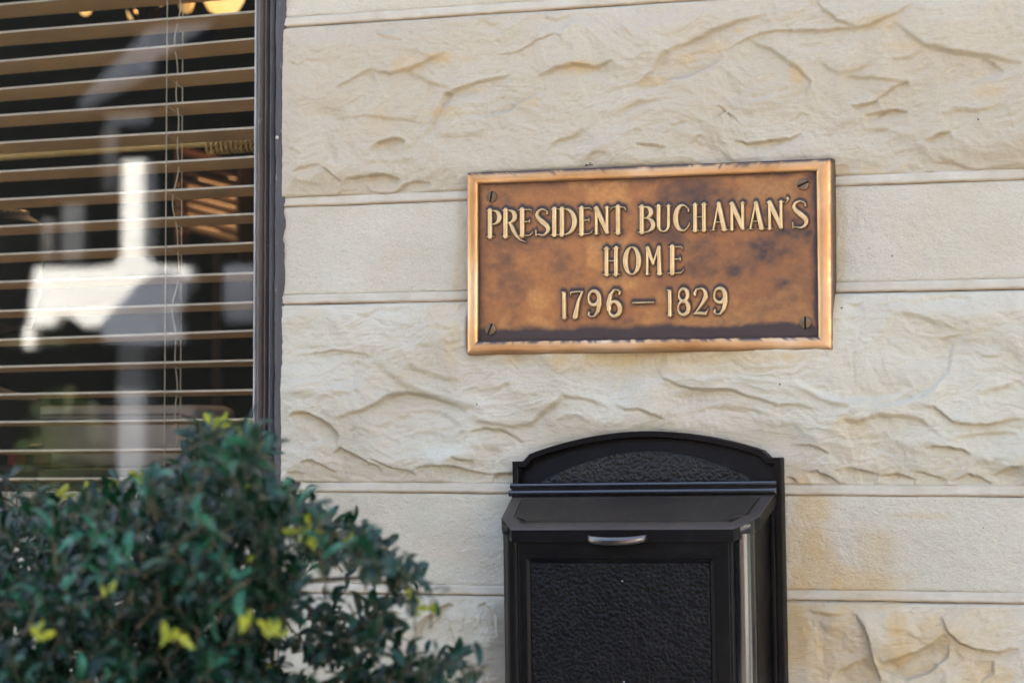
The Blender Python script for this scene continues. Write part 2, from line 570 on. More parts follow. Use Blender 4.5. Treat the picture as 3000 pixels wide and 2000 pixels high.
    ('G', [(-700, 700), (-500, 560), (-300, 470), (-60, 500)], 5, 16, 2, 0, .4),
    ('G', [(-1200, 1100), (-900, 900), (-600, 980), (-300, 1200)], 6, 18, 2, 0, .4),
]
FEAT = []
for c, pts, A, L, S, flip, dirt in FT:
    ox, oy, sc = CROPS[c]
    P = [un(ox + u / sc, oy + v / sc, -0.010) for u, v in pts]
    # resample with a little roughness so that edges read as broken stone
    Q = np.array([(p[0], p[2]) for p in P])
    soft = S >= 2
    FEAT.append((Q, A / 1000 * (1.4 if soft else 0.95), L / 1000 * (1.8 if soft else 1.3), S / 1000 * (2.2 if soft else 1), flip, dirt * (.3 if soft else .7)))

# patches of rust in the stone, and dirt with contact shadow round the plaque: photo x, y, radius x, radius y, strength
OCH = [(2370, 1480, 70, 60, .75), (2360, 1640, 95, 110, .8), (2480, 1695, 190, 60, .7), (2560, 1640, 80, 110, .5), (2580, 1600, 40, 30, .5),
       (2350, 1720, 60, 30, .8), (2340, 1870, 50, 130, .85), (2400, 1930, 60, 120, .6), (2460, 1820, 50, 60, .7), (2630, 1830, 40, 50, .9), (2640, 1900, 50, 60, .7),
       (2560, 1760, 120, 30, .6), (2740, 1850, 60, 60, .6), (2780, 1890, 70, 50, .6), (2540, 1960, 70, 60, .6), (2900, 1980, 110, 50, .6), (2840, 1810, 200, 40, .35), (2620, 1930, 420, 170, .38), (2380, 1800, 110, 60, .5),
       (2350, 1560, 60, 50, .5), (2700, 1510, 90, 12, .35), (2335, 1400, 40, 60, .5), (2500, 1255, 50, 35, .45), (2470, 500, 40, 30, .5), (2540, 500, 40, 14, .35),
       (2455, 700, 26, 230, .5), (1345, 850, 22, 180, .4), (2455, 900, 22, 200, .35), (1350, 700, 14, 170, .35), (1900, 1052, 530, 26, .8), (2000, 1080, 330, 22, .5), (1700, 1065, 120, 30, .5),  # round the plaque: dirt, with its contact shadow put into the colour
       (2335, 225, 34, 34, .7), (2010, 170, 40, 24, .5), (2100, 140, 60, 20, .4), (2170, 90, 20, 10, .5), (2570, 70, 60, 26, .35), (1300, 170, 60, 26, .55), (1200, 190, 50, 24, .5),
       (1330, 330, 90, 18, .5), (1700, 200, 80, 26, .6), (1560, 300, 40, 20, .4), (1330, 1000, 30, 120, .3), (1290, 930, 40, 50, .3), (1120, 370, 50, 60, .2),
       (2900, 270, 60, 20, .4), (2640, 140, 60, 16, .35), (1180, 1100, 120, 16, .2), (900, 1210, 40, 16, .3), (2620, 1380, 40, 20, .3), (1920, 240, 60, 16, .4)]
OC = []
for x, y, rx, ry, s in OCH:
    a, b, c = un(x, y, -.005), un(x + rx, y, -.005), un(x, y - ry, -.005)
    OC.append((a[0], a[2], abs(b[0] - a[0]), abs(c[2] - a[2]), s))


def ochre(X, Z):
    o = np.zeros_like(X)
    wx = fbm(X * 22, Z * 22, 4) * 0.5
    for a, b, rx, rz, s in OC:
        d = np.sqrt(((X - a) / rx) ** 2 + ((Z - b) / rz) ** 2) + wx
        o = np.maximum(o, s * (1 - sst(0.45, 1.25, d)))
    return o


def features(X, Z, feats):
    H = np.zeros_like(X)
    D = np.zeros_like(X)
    jit = fbm(X * 90, Z * 90, 3) * 0.0016 + fbm(X * 30 + 5, Z * 30, 2) * 0.002
    jj = 0.8 + 0.5 * fbm(X * 40 + 31, Z * 40, 3)
    for Q, A, L, S, flip, dirt in feats:
        pad = L * 7 + 0.004
        m = (X > Q[:, 0].min() - pad) & (X < Q[:, 0].max() + pad) & (Z > Q[:, 1].min() - pad) & (Z < Q[:, 1].max() + pad)
        if not m.any():
            continue
        x = X[m]
        z = Z[m]
        best = np.full(x.shape, 1e9)
        side = np.zeros_like(x)
        tt = np.zeros_like(x)
        seg = Q[1:] - Q[:-1]
        sl = np.hypot(seg[:, 0], seg[:, 1])
        tot = sl.sum()
        acc = 0
        for i in range(len(seg)):
            px, pz = x - Q[i, 0], z - Q[i, 1]
            t = np.clip((px * seg[i, 0] + pz * seg[i, 1]) / sl[i] ** 2, 0, 1)
            dx, dz = px - t * seg[i, 0], pz - t * seg[i, 1]
            d = np.hypot(dx, dz)
            cr = seg[i, 0] * pz - seg[i, 1] * px
            b = d < best
            best = np.where(b, d, best)
            side = np.where(b, -np.sign(cr), side)
            tt = np.where(b, (acc + t * sl[i]) / tot, tt)
            acc += sl[i]
        s = best * side + jit[m]
        if flip:
            s = -s
        tp = np.sqrt(np.clip(np.sin(np.pi * np.clip(tt, 0, 1)), 0, 1))
        # distance past the ends fades
        step = sst(-S * 0.5, S * 0.5 + 0.0009, s)
        rec = A * tp * step * (0.62 * np.exp(-np.maximum(s, 0) / (L * jj[m])) + 0.50 * np.exp(-np.maximum(s, 0) / (L * 2.8)) * sst(0, .02, sl.sum() - 0.01 + 0 * s))
        rise = A * (0.28 * np.exp(np.minimum(s, 0) / (L * 0.7)) + 0.16 * np.exp(np.minimum(s, 0) / (L * 2.2))) * tp * (1 - step)
        H[m] += rise - rec
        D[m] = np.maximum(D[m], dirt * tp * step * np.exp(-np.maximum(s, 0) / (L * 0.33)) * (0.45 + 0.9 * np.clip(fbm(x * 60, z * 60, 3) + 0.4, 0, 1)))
    return H, D


def stone_mesh(name, x0, x1, zb, zt, rock, res, feats=(), seed=0, och=True, tan=0.2):
    """block with a worked face; zb, zt give the bed heights along x"""
    nx = max(4, int((x1 - x0) / res))
    hz = float(np.mean(zt(np.array([x0, x1])) - zb(np.array([x0, x1]))))
    nz = max(4, int(hz / res))
    u = np.linspace(0, 1, nx)
    v = np.linspace(0, 1, nz)
    U, V = np.meshgrid(u, v)
    X = x0 + (x1 - x0) * U
    Zb, Zt = zb(X), zt(X)
    wob = fbm(X * 9 + seed, Zb * 0 + 3.3 + seed, 3) * 0.0012
    Z = Zb + wob + (Zt - Zb) * V
    ez = np.minimum(V, 1 - V) * hz
    ex = np.minimum(U, 1 - U) * (x1 - x0)
    e = np.minimum(ez, ex)
    sx, sz = X + seed * 1.7, Z + seed * 2.3
    if rock:
        wx = sx + fbm(sx * 7, sz * 7, 3) * 0.05
        wz = sz + fbm(sx * 7 + 40, sz * 7 + 9, 3) * 0.05
        h = 0.013 + 0.014 * fbm(wx * 5, wz * 8, 2)
        r = 1 - np.abs(fbm(wx * 11 + 8, wz * 15 + 3, 3)) * 2
        h += 0.0030 * r + 0.0012 * fbm(wx * 30, wz * 40, 4)
        # broken flakes
        q = fbm(wx * 15 + 60, wz * 22 + 20, 2)
        q5 = q * 5
        h += 0.0040 * (np.floor(q5) + sst(0.82, 1.0, q5 - np.floor(q5))) / 5
        H, D = features(X, Z, feats)
        h = h * (0.35 + 0.65 * sst(0, 0.035, e)) + H
        h += 0.0007 * fbm(sx * 120, sz * 190, 4, 0.65) + 0.0010 * fbm(wx * 28, wz * 130, 3) + 0.0012 * (1 - np.abs(fbm(wx * 45 + 3, wz * 60, 3)) * 2)
        # the face was worked back where the plaque and the mailbox hang
        for cx_, hw_, z0_, z1_ in ((-1.018, 0.262, 1.692, 1.947), (-1.0135, 0.200, 1.0, 1.565)):
            mg = .004 if z0_ > 1.5 else .045
            mk = (1 - sst(hw_ - .008, hw_ + mg, np.abs(X - cx_))) * sst(z0_ - .004, z0_ + .012, Z) * (1 - sst(z1_ - .012, z1_ + mg, Z))
            h = h * (1 - mk) + np.minimum(h, 0.006) * mk
    else:
        h = 0.0012 + 0.0010 * fbm(sx * 8, sz * 8, 3) + 0.0008 * fbm(sx * 60, sz * 60, 3) + 0.0006 * fbm(sx * 140, sz * 170, 2)
        D = np.zeros_like(X)
    edge = 1 - sst(0, 0.003, e)
    h = h * (1 - edge) - 0.0004 * edge
    h = np.maximum(h, -0.006)
    D = np.maximum(D, 0.15 * (1 - sst(0.0, 0.0035, (1 - V) * hz)))
    O = ochre(X, Z) if och else np.zeros_like(X)
    Vt = np.stack([X, -h, Z], -1).reshape(-1, 3)
    idx = np.arange(nx * nz).reshape(nz, nx)
    Q = np.stack([idx[:-1, :-1], idx[:-1, 1:], idx[1:, 1:], idx[1:, :-1]], -1).reshape(-1, 4)
    # the block's depth
    ring = np.concatenate([idx[0, :], idx[1:, -1], idx[-1, ::-1][1:], idx[::-1, 0][1:-1]])
    back = Vt[ring].copy()
    back[:, 1] = 0.10
    n0 = len(Vt)
    k = len(ring)
    nxt = (np.arange(k) + 1) % k
    Qs = np.stack([ring, n0 + np.arange(k), n0 + nxt, ring[nxt]], -1)
    Vt = np.concatenate([Vt, back])
    me = fastmesh(name, Vt, np.concatenate([Q, Qs]))
    z_ = np.zeros(k)
    setattr_v(me, 'dirt', np.concatenate([D.ravel(), z_]))
    setattr_v(me, 'ochre', np.concatenate([O.ravel(), z_]))
    setattr_v(me, 'tan', np.full(len(Vt), tan))
    me.shade_smooth()
    return me


WX = float(un(824, 1000, 0)[0])          # stone edge beside the window
XR = -0.36                               # next upright joint, out of the picture


def line(p, q):
    a, b = un(*p), un(*q)
    k = (b[2] - a[2]) / (b[0] - a[0])
    return lambda X, a=a, k=k: a[2] + k * (np.asarray(X, float) - a[0])


L = {1: line((827, 79), (1800, 16)), 2: line((827, 606), (3000, 524)), 3: line((827, 891), (3000, 845)),
     4: line((830, 1438), (3000, 1453)), 5: line((1250, 1739), (3000, 1766)),
     0: lambda X: 2.287 + 0 * np.asarray(X, float), 6: lambda X: 1.096 + 0 * np.asarray(X, float)}
BH = 0.0125


def up_(f):
    return lambda X: f(X) + BH + 0.0004


def dn_(f):
    return lambda X: f(X) - 0.0014


vis = [(0, 1, False), (1, 2, True), (2, 3, False), (3, 4, True), (4, 5, False), (5, 6, True)]
for i, (t, b, rock) in enumerate(vis):
    me = stone_mesh('stone', WX, XR, up_(L[b]), dn_(L[t]), rock, 0.0017 if rock else 0.0024, FEAT if rock else (), seed=i * 3.1, tan=(0.1, 0.95, 0.1, 0.15, 0.0, 0.55)[i])
    add('stone', me, M['rock'] if rock else M['dressed'], house)


def mortar(x0, x1, f, res=0.004, seed=0):
    n = max(3, int((x1 - x0) / res))
    X = np.linspace(x0, x1, n)
    z0 = f(X)
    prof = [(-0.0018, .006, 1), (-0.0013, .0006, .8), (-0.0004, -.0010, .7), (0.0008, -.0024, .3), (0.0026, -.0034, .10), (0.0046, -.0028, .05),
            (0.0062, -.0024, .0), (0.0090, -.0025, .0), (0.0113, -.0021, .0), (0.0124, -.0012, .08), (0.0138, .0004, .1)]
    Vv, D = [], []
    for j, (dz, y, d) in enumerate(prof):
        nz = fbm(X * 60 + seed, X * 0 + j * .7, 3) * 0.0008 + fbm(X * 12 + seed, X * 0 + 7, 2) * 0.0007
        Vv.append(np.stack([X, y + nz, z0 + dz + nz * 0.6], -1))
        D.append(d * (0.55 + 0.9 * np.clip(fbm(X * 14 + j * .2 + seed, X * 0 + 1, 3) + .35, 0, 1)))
    V = np.concatenate(Vv)
    k = len(prof)
    idx = np.arange(n * k).reshape(k, n)
    Q = np.stack([idx[:-1, :-1], idx[:-1, 1:], idx[1:, 1:], idx[1:, :-1]], -1).reshape(-1, 4)
    me = fastmesh('mortar_joint', V, Q)
    setattr_v(me, 'dirt', np.concatenate(D))
    setattr_v(me, 'ochre', 0.5 * ochre(V[:, 0], V[:, 2]))
    me.shade_smooth()
    return me


for i in range(0, 7):
    add('mortar_joint', mortar(WX - 0.004, XR, L[i], 0.003, i * 5.0), M['mortar'], house)

# the rest of the front, out of the picture: the same blocks in shared copies
zl = [0.15, 0.29, 0.55, 0.69, 0.95, 1.096, 1.359, 1.503, 1.7665, 1.8945, 2.161, 2.287, 2.55, 2.68, 2.945, 3.075, 3.34, 3.47, 3.735, 3.865, 4.13, 4.26]
proto = {}
for kx, rock in (('r1', True), ('r2', True), ('s1', False)):
    proto[kx] = stone_mesh('stone', 0, 1.2, lambda X: 0 * X, lambda X: 0 * X + 1.0 * (0.25 if rock else 0.12), rock, 0.011, (), seed=20 + len(proto) * 7, och=False)
    proto[kx].materials.append(M['rock'] if rock else M['dressed'])
jm = mortar(0, 1.2, lambda X: 0 * X, 0.03, 3)
jm.materials.append(M['mortar'])
WL, WB, WT = -2.95, 1.445, 2.66          # window opening: left edge, foot, head
rnd = random.Random(4)
for i in range(len(zl) - 1):
    a, b = zl[i], zl[i + 1]
    rock = (b - a) > 0.2
    spans = []
    if b > 1.1 and a < 2.28:
        if a >= 1.40 - 0.1:
            spans = [(-7.2, WL), (XR, 3.2)]
        else:
            spans = [(-7.2, WX), (XR, 3.2)]
        if a >= 1.09 and b <= 1.51 and False:
            pass
    elif a >= WB and b <= WT + 0.03:
        spans = [(-7.2, WL), (WX, 3.2)]
    else:
        spans = [(-7.2, 3.2)]
    for s0, s1 in spans:
        x = s0
        n = max(1, round((s1 - s0) / 1.2))
        ln = (s1 - s0) / n
        for k in range(n):
            o = bpy.data.objects.new('stone', proto[rnd.choice(['r1', 'r2']) if rock else 's1'])
            COL.objects.link(o)
            o.parent = house
            o.location = (x + 0.002, 0, a + BH)
            o.scale = ((ln - 0.004) / 1.2, 1, (b - a - BH - 0.0016) / (0.25 if rock else 0.12))
            j = bpy.data.objects.new('mortar_joint', jm)
            COL.objects.link(j)
            j.parent = house
            j.location = (x, 0, a)
            j.scale = (ln / 1.2, 1, 1)
            x += ln
# core behind the stones, gable sides, roof
core = simple('house_core', (0.30, 0.27, 0.23), 0.9, bump=0.002)
c = MB()
c.box(-7.2, WL - 0.001, 0.11, 0.30, 0, 4.26)
c.box(WX + 0.001, 3.2, 0.11, 0.30, 0, 4.26)
c.box(WL - 0.001, WX + 0.001, 0.112, 0.298, 0, WB - 0.03)
c.box(WL - 0.001, WX + 0.001, 0.112, 0.298, WT, 4.26)
c.box(-7.2, -7.0, 0.31, 8.0, 0, 4.26)
c.box(3.0, 3.2, 0.31, 8.0, 0, 4.26)
c.box(-7.2, 3.2, 8.01, 8.2, 0, 4.26)
c.box(-7.2, 3.2, 0.001, 8.2, -0.3, 0.148)
c.build('wall', core, house)
c = MB()
c.prism([(-0.35, 4.30), (4.1, 6.2), (8.55, 4.30), (8.55, 4.18), (4.1, 6.0), (-0.35, 4.18)], -7.5, 3.5, axis='x')
c.build('roof', simple('slate_roof', (0.10, 0.10, 0.11), 0.7), house)

# ---------------------------------------------------------------- window
MW = {}


def paint(name, col, rough=0.5, bs=0.0006):
    m = NT(name)
    n = m.noise(14, 5, 0.6, stretch=(4, 4, 0.5))
    base = m.ramp(n, (0.3, tuple(c * 0.72 for c in col)), (0.7, tuple(c * 1.25 for c in col)))
    ch = m.ramp(m.noise(90, 4, 0.7, stretch=(1, 1, 0.35)), (0.66, 0.0), (0.74, 0.8))
    base = m.mix(ch, base, (0.33, 0.30, 0.27))
    m.set(col=base, rough=rough)
    m.bump(m.noise(130, 5, 0.7, stretch=(1, 1, 0.25)), bs, 0.8)
    return m.m


MW['mauve'] = paint('weathered_plum_paint', (0.095, 0.078, 0.070))
MW['brown'] = paint('dark_brown_paint', (0.062, 0.045, 0.034))
MW['grey'] = paint('worn_grey_paint', (0.10, 0.098, 0.104), 0.4)
MW['black'] = paint('rough_dark_caulk', (0.048, 0.043, 0.043), 0.6, 0.0016)
win = empty('window', (0, 0, 0))
win.parent = house


def upright(name, pxa, pxb, y0, y1, mat, parent, rough=0.0, bev=0.0015, zb=1.40, zt=WT):
    """a frame member running the full height whose front (at y0) spans two photo columns"""
    a = un(pxa, 1000, y0)[0]
    b = un(pxb, 1000, y0)[0]
    n = 260 if rough else 60
    Z = np.linspace(zb, zt, n)
    prof = [(0, y1), (0, y0 + bev), (bev, y0), ((b - a) * .5, y0 - bev * .4), ((b - a) - bev, y0), ((b - a), y0 + bev), ((b - a), y1)]
    V = []
    for j, (x, y) in enumerate(prof):
        nx = fbm(Z * 55 + j * 0.25, Z * 0 + 11, 3) * (0.0004 + rough * (1 if j >= 4 else 0.25))
        ny = fbm(Z * 40 + j * .8, Z * 0 + 5, 3) * (0.0003 + rough * .3)
        V.append(np.stack([a + x + nx, y + ny, Z], -1))
    V = np.concatenate(V)
    k = len(prof)
    idx = np.arange(n * k).reshape(k, n)
    Q = np.stack([idx[:-1, :-1], idx[1:, :-1], idx[1:, 1:], idx[:-1, 1:]], -1).reshape(-1, 4)
    me = fastmesh(name, V, Q)
    me.shade_smooth()
    me.set_sharp_from_angle(angle=R(55))
    return add(name, me, mat, parent)


upright('caulk', 803, 829, -0.004, 0.05, MW['black'], win, rough=0.0035)
upright('outer_bead', 784, 799, 0.000, 0.05, MW['grey'], win, bev=0.004)
upright('frame_channel', 797, 806, 0.024, 0.05, MW['brown'], win)
upright('stop_bead', 770, 785, 0.022, 0.05, MW['brown'], win, bev=0.003)
upright('sash_stile', 745, 771, 0.030, 0.055, MW['mauve'], win, bev=0.005)
upright('putty_line', 741.5, 745.5, 0.033, 0.055, simple('pale_putty', (0.42, 0.40, 0.38), 0.6), win, bev=0.0006)
# far stile, rails, head and sill, hidden or out of the picture
xs0 = un(745, 1000, 0.03)[0]
bx('sash_stile', WL, WL + 0.05, 0.0, 0.055, 1.46, WT, MW['mauve'], win, 0.003)
bx('sash_rail', WL + 0.05, xs0 - 0.002, 0.004, 0.055, WB - 0.012, WB + 0.024, MW['mauve'], win, 0.003)
bx('head_rail', WL + 0.05, xs0 - 0.002, 0.004, 0.055, WT - 0.06, WT, MW['mauve'], win, 0.003)
bx('window_sill', WL - 0.05, WX - 0.003, -0.05, 0.11, WB - 0.07, WB - 0.013, M['dressed'], win, 0.004)
b2 = bmesh.new()
bmesh.ops.create_icosphere(b2, subdivisions=2, radius=0.0026)
me = bpy.data.meshes.new('nail_head')
b2.to_mesh(me)
b2.free()
o = add('nail_head', me, simple('pale_putty_blob', (0.5, 0.45, 0.36), 0.7), win)
o.location = un(812, 403, -0.005)
g = NT('window_glass')
g.t.nodes.remove(g.p)
tr = g.n('ShaderNodeBsdfTransparent')
tr.inputs[0].default_value = (0.97, 0.98, 0.97, 1)
gl = g.n('ShaderNodeBsdfGlossy')
gl.inputs['Roughness'].default_value = 0.0
fr = g.n('ShaderNodeFresnel')
fr.inputs[0].default_value = 1.52
mx = g.n('ShaderNodeMixShader')
g.l(g.math('MULTIPLY', fr.outputs[0], 1.12), mx.inputs[0])
g.l(tr.outputs[0], mx.inputs[1])
g.l(gl.outputs[0], mx.inputs[2])
g.l(mx.outputs[0], g.t.nodes['Material Output'].inputs[0])
bx('window_pane', WL + 0.045, xs0 + 0.003, 0.040, 0.044, WB + 0.02, WT - 0.055, g.m, win)

# ---------------------------------------------------------------- room behind
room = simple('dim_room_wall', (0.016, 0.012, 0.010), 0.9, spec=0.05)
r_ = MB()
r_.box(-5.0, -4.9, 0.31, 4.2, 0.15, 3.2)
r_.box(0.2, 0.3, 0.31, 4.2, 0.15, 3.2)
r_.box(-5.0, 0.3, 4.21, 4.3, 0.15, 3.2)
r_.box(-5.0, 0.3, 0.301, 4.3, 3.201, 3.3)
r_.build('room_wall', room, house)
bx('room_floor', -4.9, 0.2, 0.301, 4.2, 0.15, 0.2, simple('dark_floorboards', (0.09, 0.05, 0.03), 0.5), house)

# ---------------------------------------------------------------- venetian blind
BY = 0.056        # front edge of the slats
SD = 0.046
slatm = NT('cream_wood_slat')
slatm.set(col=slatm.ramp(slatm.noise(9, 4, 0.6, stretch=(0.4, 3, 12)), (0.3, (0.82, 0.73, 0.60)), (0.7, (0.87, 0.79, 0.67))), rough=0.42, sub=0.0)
slatb = simple('shaded_slat_underside', (0.56, 0.36, 0.18), 0.5, var=.12, scale=12)  # shade and warm bounce under the cream slats, painted as brown
cordm = simple('pale_cord', (0.66, 0.60, 0.48), 0.8)
blind = empty('venetian_blind', (0, BY, 0))
tag(blind, 'cream wooden venetian blind hanging open behind the window glass', 'blind')
slats = [(27, 89), (107, 172), (194, 254), (282, 333), (367, 413), (452, 496), (538, 577), (621, 657), (705, 740), (792, 820), (878, 904), (962, 988), (1050, 1068), (1136, 1150),
         (1220, 1230), (1306, 1313), (1393, 1395)]
zr = [un(743, a + 3, BY)[2] for a, b in slats]
zL = [un(0, b + 3, BY)[2] for a, b in slats]
xa, xb = un(0, 1000, BY)[0], un(743, 1000, BY)[0]
pit = (zr[0] - zr[-1]) / 16
for k in range(1, 10):
    zr.insert(0, zr[0] + pit)
    zL.insert(0, zL[0] + pit)
zr.append(un(743, 1441, BY)[2])
zL.append(un(0, 1440, BY)[2])
zr.append(zr[-1] - 0.006)
zL.append(zL[-1] - 0.006)
X0, X1 = WL + 0.06, xb + 0.012
for i, (a, b) in enumerate(zip(zr, zL)):
    if a > WT - 0.08:
        continue
    k = (a - b) / (xb - xa)
    zmid = (a + b) / 2
    drop = 0.003 + 0.0085 * max(0, min(1, (zmid - 1.5) / 0.72))
    if i >= len(zr) - 2:
        drop = 0.001
    T = 0.0034
    V, Fc = [], []
    nseg = 24
    for s in range(nseg + 1):
        x = X0 + (X1 - X0) * s / nseg
        z = a + k * (x - xb) + 0.0006 * math.sin(x * 4 + i * 1.3)
        for (yy, zz) in ((0.0011, 0), (0, -T), (SD * .5, -T - drop * .5 - .0008), (SD, -T - drop), (SD, -drop), (SD * .5, -drop * .5 - .0002)):
            V.append((x, yy, z + zz))
    for s in range(nseg):
        for q in range(6):
            Fc.append((s * 6 + q, s * 6 + (q + 1) % 6, (s + 1) * 6 + (q + 1) % 6, (s + 1) * 6 + q))
    Fc.append(tuple(range(6)))
    Fc.append(tuple(nseg * 6 + q for q in range(6))[::-1])
    me = pydata('slat', V, Fc)
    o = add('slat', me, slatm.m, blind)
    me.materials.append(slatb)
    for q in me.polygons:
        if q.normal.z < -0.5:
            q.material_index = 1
zbr = un(743, 1449, BY)[2]
o = MB().box(X0, X1, -0.001, SD + 0.002, zbr - 0.020, zbr, 0.002).build('bottom_rail', slatm.m, blind, True, 40)
hd = bx('head_rail', X0, X1, -0.002, SD + 0.004, WT - 0.09, WT - 0.055, slatm.m, blind, 0.002)
for dx in (0.0, -0.62):
    xf = un(486, 800, BY)[0] + dx
    lad = MB()
    lad.tube([(xf, -0.0012, WT - 0.09), (xf, -0.0012, zbr)], 0.0009, 6)
    xbk = xf + 0.0006
    lad.tube([(xbk, SD + 0.001, WT - 0.09), (xbk, SD + 0.001, zbr)], 0.0009, 6)
    for i, (a, b) in enumerate(zip(zr, zL)):
        if a > WT - 0.09:
            continue
        kk = (a - b) / (xb - xa)
        z = a + kk * (xf - xb)
        drop = 0.003 + 0.0085 * max(0, min(1, ((a + b) / 2 - 1.5) / 0.72))
        lad.tube([(xf, -0.001, z - 0.0036), (xf, SD + 0.001, z - drop - 0.0042)], 0.0007, 5)
    lad.build('ladder_cord', cordm, blind)
    # lift cord, hanging a little slack between the slats
    lc = MB()
    pts = []
    zz = WT - 0.09
    i = 0
    while zz > zbr:
        pts.append((xf + 0.0085 + 0.0035 * math.sin(zz * 31 + 1.0) + 0.002 * math.sin(zz * 77), SD * 0.35 + 0.004 * math.sin(zz * 45), zz))
        zz -= 0.006
    lc.tube(pts, 0.0009, 6)
    lc.build('lift_cord', cordm, blind)

# ---------------------------------------------------------------- things in the room
brass = NT('polished_brass')
brass.set(col=brass.ramp(brass.noise(20, 3), (0.3, (0.62, 0.44, 0.14)), (0.7, (0.85, 0.66, 0.30))), metal=0.2, rough=0.25)
rod = empty('curtain_rod', (0, 0, 0))
tag(rod, 'brass curtain rod with a bunch of rings at its end behind the blind', 'curtain rod')
RY = 0.19
pa, pb = un(0, 459, RY), un(600, 419, RY)
k = (pb[2] - pa[2]) / (pb[0] - pa[0])
x1 = un(770, 400, RY)[0]
MB().tube([(WL - 0.02, RY, pa[2] + k * (WL - 0.02 - pa[0])), (x1, RY, pa[2] + k * (x1 - pa[0]))], 0.0072, 20).build('rod', brass.m, rod, True, 60)
for i in range(10):
    cx = un(620 + i * 14.5, 420, RY)[0]
    cz = pa[2] + k * (cx - pa[0]) - 0.002
    rr = 0.0158
    tl = 0.25 + 0.06 * math.sin(i * 2.1)
    pts = [(cx + rr * math.sin(a) * math.sin(tl), RY + rr * math.cos(a), cz + rr * math.sin(a)) for a in (2 * math.pi * q / 28 for q in range(28))]
    MB().tube(pts, 0.0026, 8, closed=True).build('ring', brass.m, rod, True)

sofam = simple('pale_grey_upholstery', (0.60, 0.57, 0.52), 0.9, var=0.08, bump=0.0008, bscale=400)
sofa = empty('sofa', (0, 0, 0))
tag(sofa, 'pale grey upholstered sofa with piped back seen low through the window', 'sofa')
SY = 0.52
tp, tr_, bt = un(0, 1205, SY), un(574, 1185, SY), un(300, 1366, SY)
zt_, zb_ = tr_[2], bt[2]
MB().box(-3.3, tr_[0], SY, SY + 0.16, zb_, zt_, 0.024, seg=5).build('back_cushion', sofam, sofa, True, 60)
for dz, dy in ((-0.0045, -0.0008), (-0.0125, -0.0012)):
    zz = zt_ + dz - 0.012
    MB().tube([(-3.25, SY + dy, zz), (tr_[0] - 0.03, SY + dy, zz), (tr_[0] - 0.012, SY + dy + .003, zz - 0.006), (tr_[0] - 0.004, SY + dy + .012, zz - 0.02), (tr_[0] - 0.003, SY + dy + .012, zb_)], 0.0022, 8).build('piping', simple('sofa_piping', (0.2, 0.19, 0.18), 0.9), sofa, True)
dkm = simple('dark_walnut', (0.03, 0.018, 0.012), 0.4)
bx('base', -3.3, tr_[0] + 0.01, SY - 0.25, SY + 0.18, 0.45, zb_ - 0.003, dkm, sofa, 0.006)
for lx in (-3.2, tr_[0] - 0.04):
    bx('leg', lx, lx + 0.05, SY - 0.2, SY - 0.15, 0.2, 0.45, dkm, sofa)

# small table inside the window, carrying a tray and a book
tb = empty('side_table', (0, 0, 0))
tag(tb, 'dark narrow table just inside the window under the tray and red book', 'table')
TY = 0.30
zt2 = un(30, 1364, TY)[2]
x0t, x1t = -2.75, un(150, 1360, TY)[0]
bx('tabletop', x0t, x1t, TY - 0.03, TY + 0.14, zt2 - 0.02, zt2, dkm, tb, 0.003)
for lx in (x0t + 0.02, x1t - 0.05):
    for ly in (TY - 0.02, TY + 0.11):
        bx('leg', lx, lx + 0.02, ly, ly + 0.02, 0.2, zt2 - 0.02, dkm, tb)
bk = empty('book', (0, 0, 0))
tag(bk, 'dark red book with a gold label lying on the table inside the window', 'book')
za, zb2 = un(25, 1326, TY)[2], zt2
xr_ = un(50, 1340, TY)[0]
bx('cover', x0t + 0.3, xr_, TY - 0.01, TY + 0.11, zb2 + 0.001, za, simple('red_cloth', (0.22, 0.018, 0.022), 0.6), bk, 0.002)
bx('gold_label', un(-22, 1340, TY)[0], un(8, 1340, TY)[0], TY - 0.0125, TY - 0.0105, zb2 + 0.006, za - 0.004, simple('gold_print', (0.75, 0.42, 0.12), 0.4, 0.6), bk)
bw = empty('tray', (0, 0, 0))
tag(bw, 'shallow black round tray resting on the red book inside the window', 'tray')
cx_ = un(-40, 1290, TY + .05)[0]
rx_ = un(104, 1297, TY + .05)[0] - cx_
zz0 = un(50, 1322, TY + .05)[2]
MB().lathe([(rx_ * .5, 0.0), (rx_ * .86, 0.002), (rx_ * .97, 0.007), (rx_, 0.0115), (rx_ * .96, 0.0145), (rx_ * .82, 0.019), (rx_ * .6, 0.0225), (rx_ * .3, 0.0245)], cx_, TY + .05, 48, za + 0.001).build('bowl', simple('black_lacquer', (0.012, 0.011, 0.010), 0.35), bw, True, 60)
for dz in (0.013, 0.018):
    MB().tube([(cx_ + (rx_ * (1.005 - (dz - .011) * 22)) * math.cos(a), TY + .05 + (rx_ * (1.005 - (dz - .011) * 22)) * math.sin(a), za + dz) for a in (R(-95 + q * 4) for q in range(12))], 0.0011, 6).build('gold_band', brass.m, bw, True)

